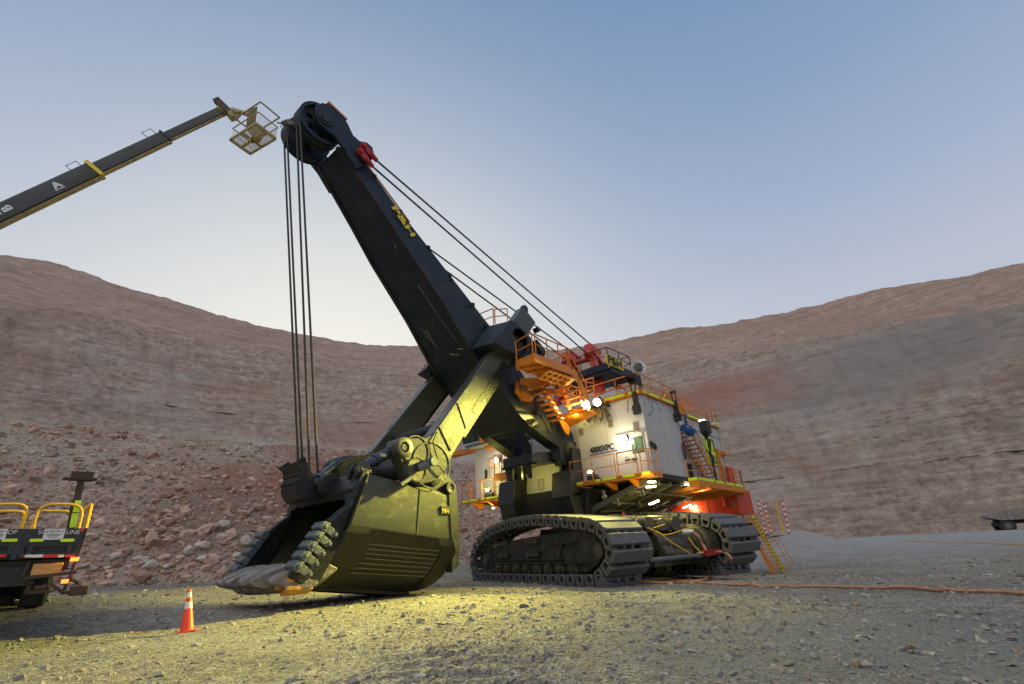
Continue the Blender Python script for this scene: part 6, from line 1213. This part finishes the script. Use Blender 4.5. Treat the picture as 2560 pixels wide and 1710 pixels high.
b = MB(); b.bar(tt_(590, 545, .3), tt_(625, 340, .3), .05, .08); b.bar(tt_(735, 550, .1), tt_(600, 950, .1), .06, .05); b.obj('side_post', 'brown', truck)
for x, y in ((630, 812), (662, 810), (553, 1000)):
    p = tt_(x, y, -.03); b = MB(); b.box(p+V((-.055 if x != 662 else -.02, -.02, -.035)), p+V((.055 if x != 662 else .02, .02, .035))); b.obj('tail_lamp', 'tail', truck)
lamppt('tail_glow', tt_(640, 815, -.25), 1.2, (1, .3, .05), .05, truck)
b = MB(); b.box((xr-WD+.2, .4, zb_-.02), (xr-.5, 8.3, zlow+.25)); b.box((xr-WD, .1, zb_-.02), (xr-.1, 8.3, zb_-.22)); b.box((xr-WD-.1, .05, zlow+.02), (xr-.55, .5, zlow+.35)); b.obj('chassis', 'rubber', truck)
for i, (x0, y0, x1, y1) in enumerate(((285, 852, 527, 892), (270, 898, 512, 938))):
    p, q = tt_(x0, y0, .1), tt_(x1, y1, .1); b = MB(); b.box((p.x, .02, q.z), (q.x, .35, p.z)); tb = b.obj('timber_block', 'wood', None, bevel=.01); tb.parent = truck
b = MB(); p, q = tt_(250, 840, .05), tt_(560, 955, .05); b.bar((p.x, .0, p.z), (p.x-.05, .0, q.z), .05, .05); b.bar((p.x-.05, 0, q.z), (q.x+.15, 0, q.z+.06), .05, .06); b.bar((q.x+.15, 0, q.z+.06), (q.x+.15, 0, p.z), .05, .05); b.obj('block_tray', 'brown', truck)
b = MB(); A_ = lambda x, y: tt_(x, y, .05)
for p, q in (((250, 1040), (225, 1100)), ((215, 1098), (370, 1085)), ((385, 1020), (365, 1090)), ((430, 1020), (545, 1105)), ((530, 1100), (700, 1090)), ((590, 960), (545, 1080)), ((560, 990), (535, 1020))): b.bar(A_(*p), A_(*q), .05, .06)
b.tube([A_(x, y) for x, y in ((400, 1020), (400, 1070), (420, 1092), (460, 1080), (490, 1050))], .02); b.tube([A_(x, y) for x, y in ((290, 1050), (340, 1055), (390, 1048))], .045)
b.bar(A_(640, 830), A_(610, 930), .07, .03); b.obj('rear_frame', 'brown', truck)
b = MB(); p, q = A_(605, 1040), A_(740, 1115); b.box((p.x, -.1, q.z), (q.x, .25, p.z)); b.obj('bumper_block', 'brown', truck, bevel=.02)
b = MB(); ch = smooth([A_(x, y) for x, y in ((600, 930), (612, 980), (640, 1000), (665, 1005), (690, 1040))], 5)
for i in range(len(ch)-1):
    c = (ch[i]+ch[i+1])/2; dd = (ch[i+1]-ch[i]).normalized(); sd_ = V((0, 1, 0)) if i % 2 else dd.cross(V((0, 1, 0))).normalized(); b.tube([c+dd*.035*math.cos(t)+sd_*.02*math.sin(t) for t in np.linspace(0, 2*PI, 9)], .008, 5)
b.obj('chain', 'brown', truck)
for yy in (7.2, 8.4):
    for xx in (xr-WD+.1, xr-.75):
        b = MB(); b.lathe((xx, yy, gz(org.x-5.2, org.y+5.6)+.48), (1, 0, 0), [(0, .28), (0, .46), (.06, .5), (.5, .5), (.56, .46), (.56, .28)], 24); b.obj('wheel', 'rubber', truck)
b = MB(); b.ext([(xr-.1, 9.0, .8), (xr-.1, 11.0, .8), (xr-.1, 11.0, 1.9), (xr-.1, 10.6, 2.8), (xr-.1, 9.0, 2.8)], (-WD+.2, 0, 0)); b.box((xr-.9, 8, .6), (xr-1.8, 11, 1.0)); b.obj('cab', 'black', truck, bevel=.05)
for xx in (xr-WD+.1, xr-.45): b = MB(); b.lathe((xx, 10.2, 1.0), (1, 0, 0), [(0, .28), (0, .46), (.05, .5), (.28, .5), (.33, .46), (.33, .28)], 24); b.obj('wheel', 'rubber', truck)

# ---- cable crossing poles on the mound
def far(k, x, y, R):
    r = ray(k, x, y); h = math.hypot(r.x, r.y); t = R/h; return c_o+r*t
RP = 70
labels = ['red and white pole partly hidden beside the ladder, leftmost', 'red and white banded pole just right of the ladder', 'plain rusty yellow pole between two banded poles', 'tall red and white banded pole, rightmost of the row']
for i, (x0, y0, x1, y1, m) in enumerate(((652, 180, 672, 262, 'rw'), (690, 197, 742, 412, 'rw'), (762, 182, 818, 410, 'y'), (805, 178, 856, 415, 'rw'))):
    a, c = far('Z8', x0, y0, RP), far('Z8', x1, y1, RP)
    if i == 0: c = c+(c-a)*1.6
    o = empty('marker_pole', Matrix.Translation(c)); tag(o, labels[i], 'pole', 'poles of the cable crossing beyond the ladder')
    if m == 'y': b = MB(); b.cyl((0, 0, 0), a-c, .1, 10); b.obj('shaft', 'yel', o); b = MB(); b.cyl(a-c, (a-c)*1.01, .2, 10); b.obj('cap', 'yel', o)
    else:
        for par, mm in ((0, 'refl'), (1, 'redr')):
            b = MB(); n_ = 14
            for k in range(n_):
                if k % 2 == par: b.cyl((a-c)*(k/n_), (a-c)*((k+1)/n_), .1, 10)
            objs(b, 'band', mm, o)
    b = MB(); b.lathe((0, 0, -.25), (0, 0, 1), [(0, .3), (.3, .3), (.35, .12)], 14); b.obj('foot', 'gear', o)
c0, c1 = far('Z8', 755, 436, RP), far('Z8', 900, 428, RP)
c0.z += .3; c1.z += .3; b = MB(); b.bar(c0, c1, .8, .45); tag(b.obj('dark_beam', 'rubber', bevel=.04), 'long black beam lying on the mound beneath the poles', 'beam')

# ---- haul truck far right
RH = 150; c = far('Z8', 2225, 372, RH); hx = V((c.y, -c.x, 0)).normalized(); hy = V((-hx.y, hx.x, 0)); ha = R_(14); hx, hy = hx*math.cos(ha)+hy*math.sin(ha), hy*math.cos(ha)-hx*math.sin(ha)
HW = W4(hx*.8, hy*.8, V((0, 0, .8)), V((c.x, c.y, c.z+.1))); ht = empty('haul_truck', HW); tag(ht, 'loaded dark haul truck far off at the right edge of the pit', 'haul truck')
b = MB()
b.loft([[V((-3.2, s, 3.15)), V((-3.0, s, 3.7)), V((-1.4, s, 4.6)), V((9.5, s, 5.9)), V((9.8, s, 3.6)), V((8, s, 2.2)), V((-.5, s, 2.3))] for s in (-3.6, 3.6)])
b.ext([(9.5, -3.6, 5.8), (13, -3.6, 6.2), (13, 3.6, 6.2), (9.5, 3.6, 5.8)], (0, 0, .25)); b.obj('dump_body', 'dusty', ht, bevel=.05)
b = MB()
for k in range(8): x = -.6+k*1.3; b.box((x, -3.75, 2.4), (x+.2, -3.6, 4.5+x*.11))
b.obj('body_rib', 'dusty', ht)
b = MB(); gx, gy = np.meshgrid(np.linspace(-1.6, 9.4, 24), np.linspace(-3.5, 3.5, 14)); gzz = 4.3+.12*gx+.6*np.clip(1-(gy/3.6)**2, 0, 1)*np.clip(1-((gx-4.5)/6.5)**2, 0, 1)+.25*fbm(gx, gy, 0, 3, 6)
ld_ = grid_obj('ore_load', gx, gy, gzz, MT['muck']); ld_.parent = ht; ld_.location = (0, 0, 0)
b = MB(); b.box((-1.5, -1.2, 1.4), (13, 1.2, 2.3)); b.box((-1.6, -2.6, .9), (1.6, 2.6, 1.8)); b.obj('chassis', 'rubber', ht)
b = MB(); b.box((11, -3.4, 2.4), (14, 3.4, 4.2)); b.box((11.3, .6, 4.2), (13.2, 3.0, 6.0)); b.obj('cab', 'yel', ht, bevel=.06)
for x in (0.3, 10.8):
    for y in (-3.3, 2.2): b = MB(); b.lathe((x, y, .95), (0, 1, 0), [(0, .7), (0, 1.4), (.15, 1.6), (1.0, 1.6), (1.15, 1.4), (1.15, .7)], 30); w_ = b.obj('wheel', 'rubber', ht); b = MB(); b.lathe((x, y-.02, .95), (0, 1, 0), [(0, .75), (.1, .6), (1.1, .6), (1.19, .75)], 20); b.obj('rim', 'gear', w_)
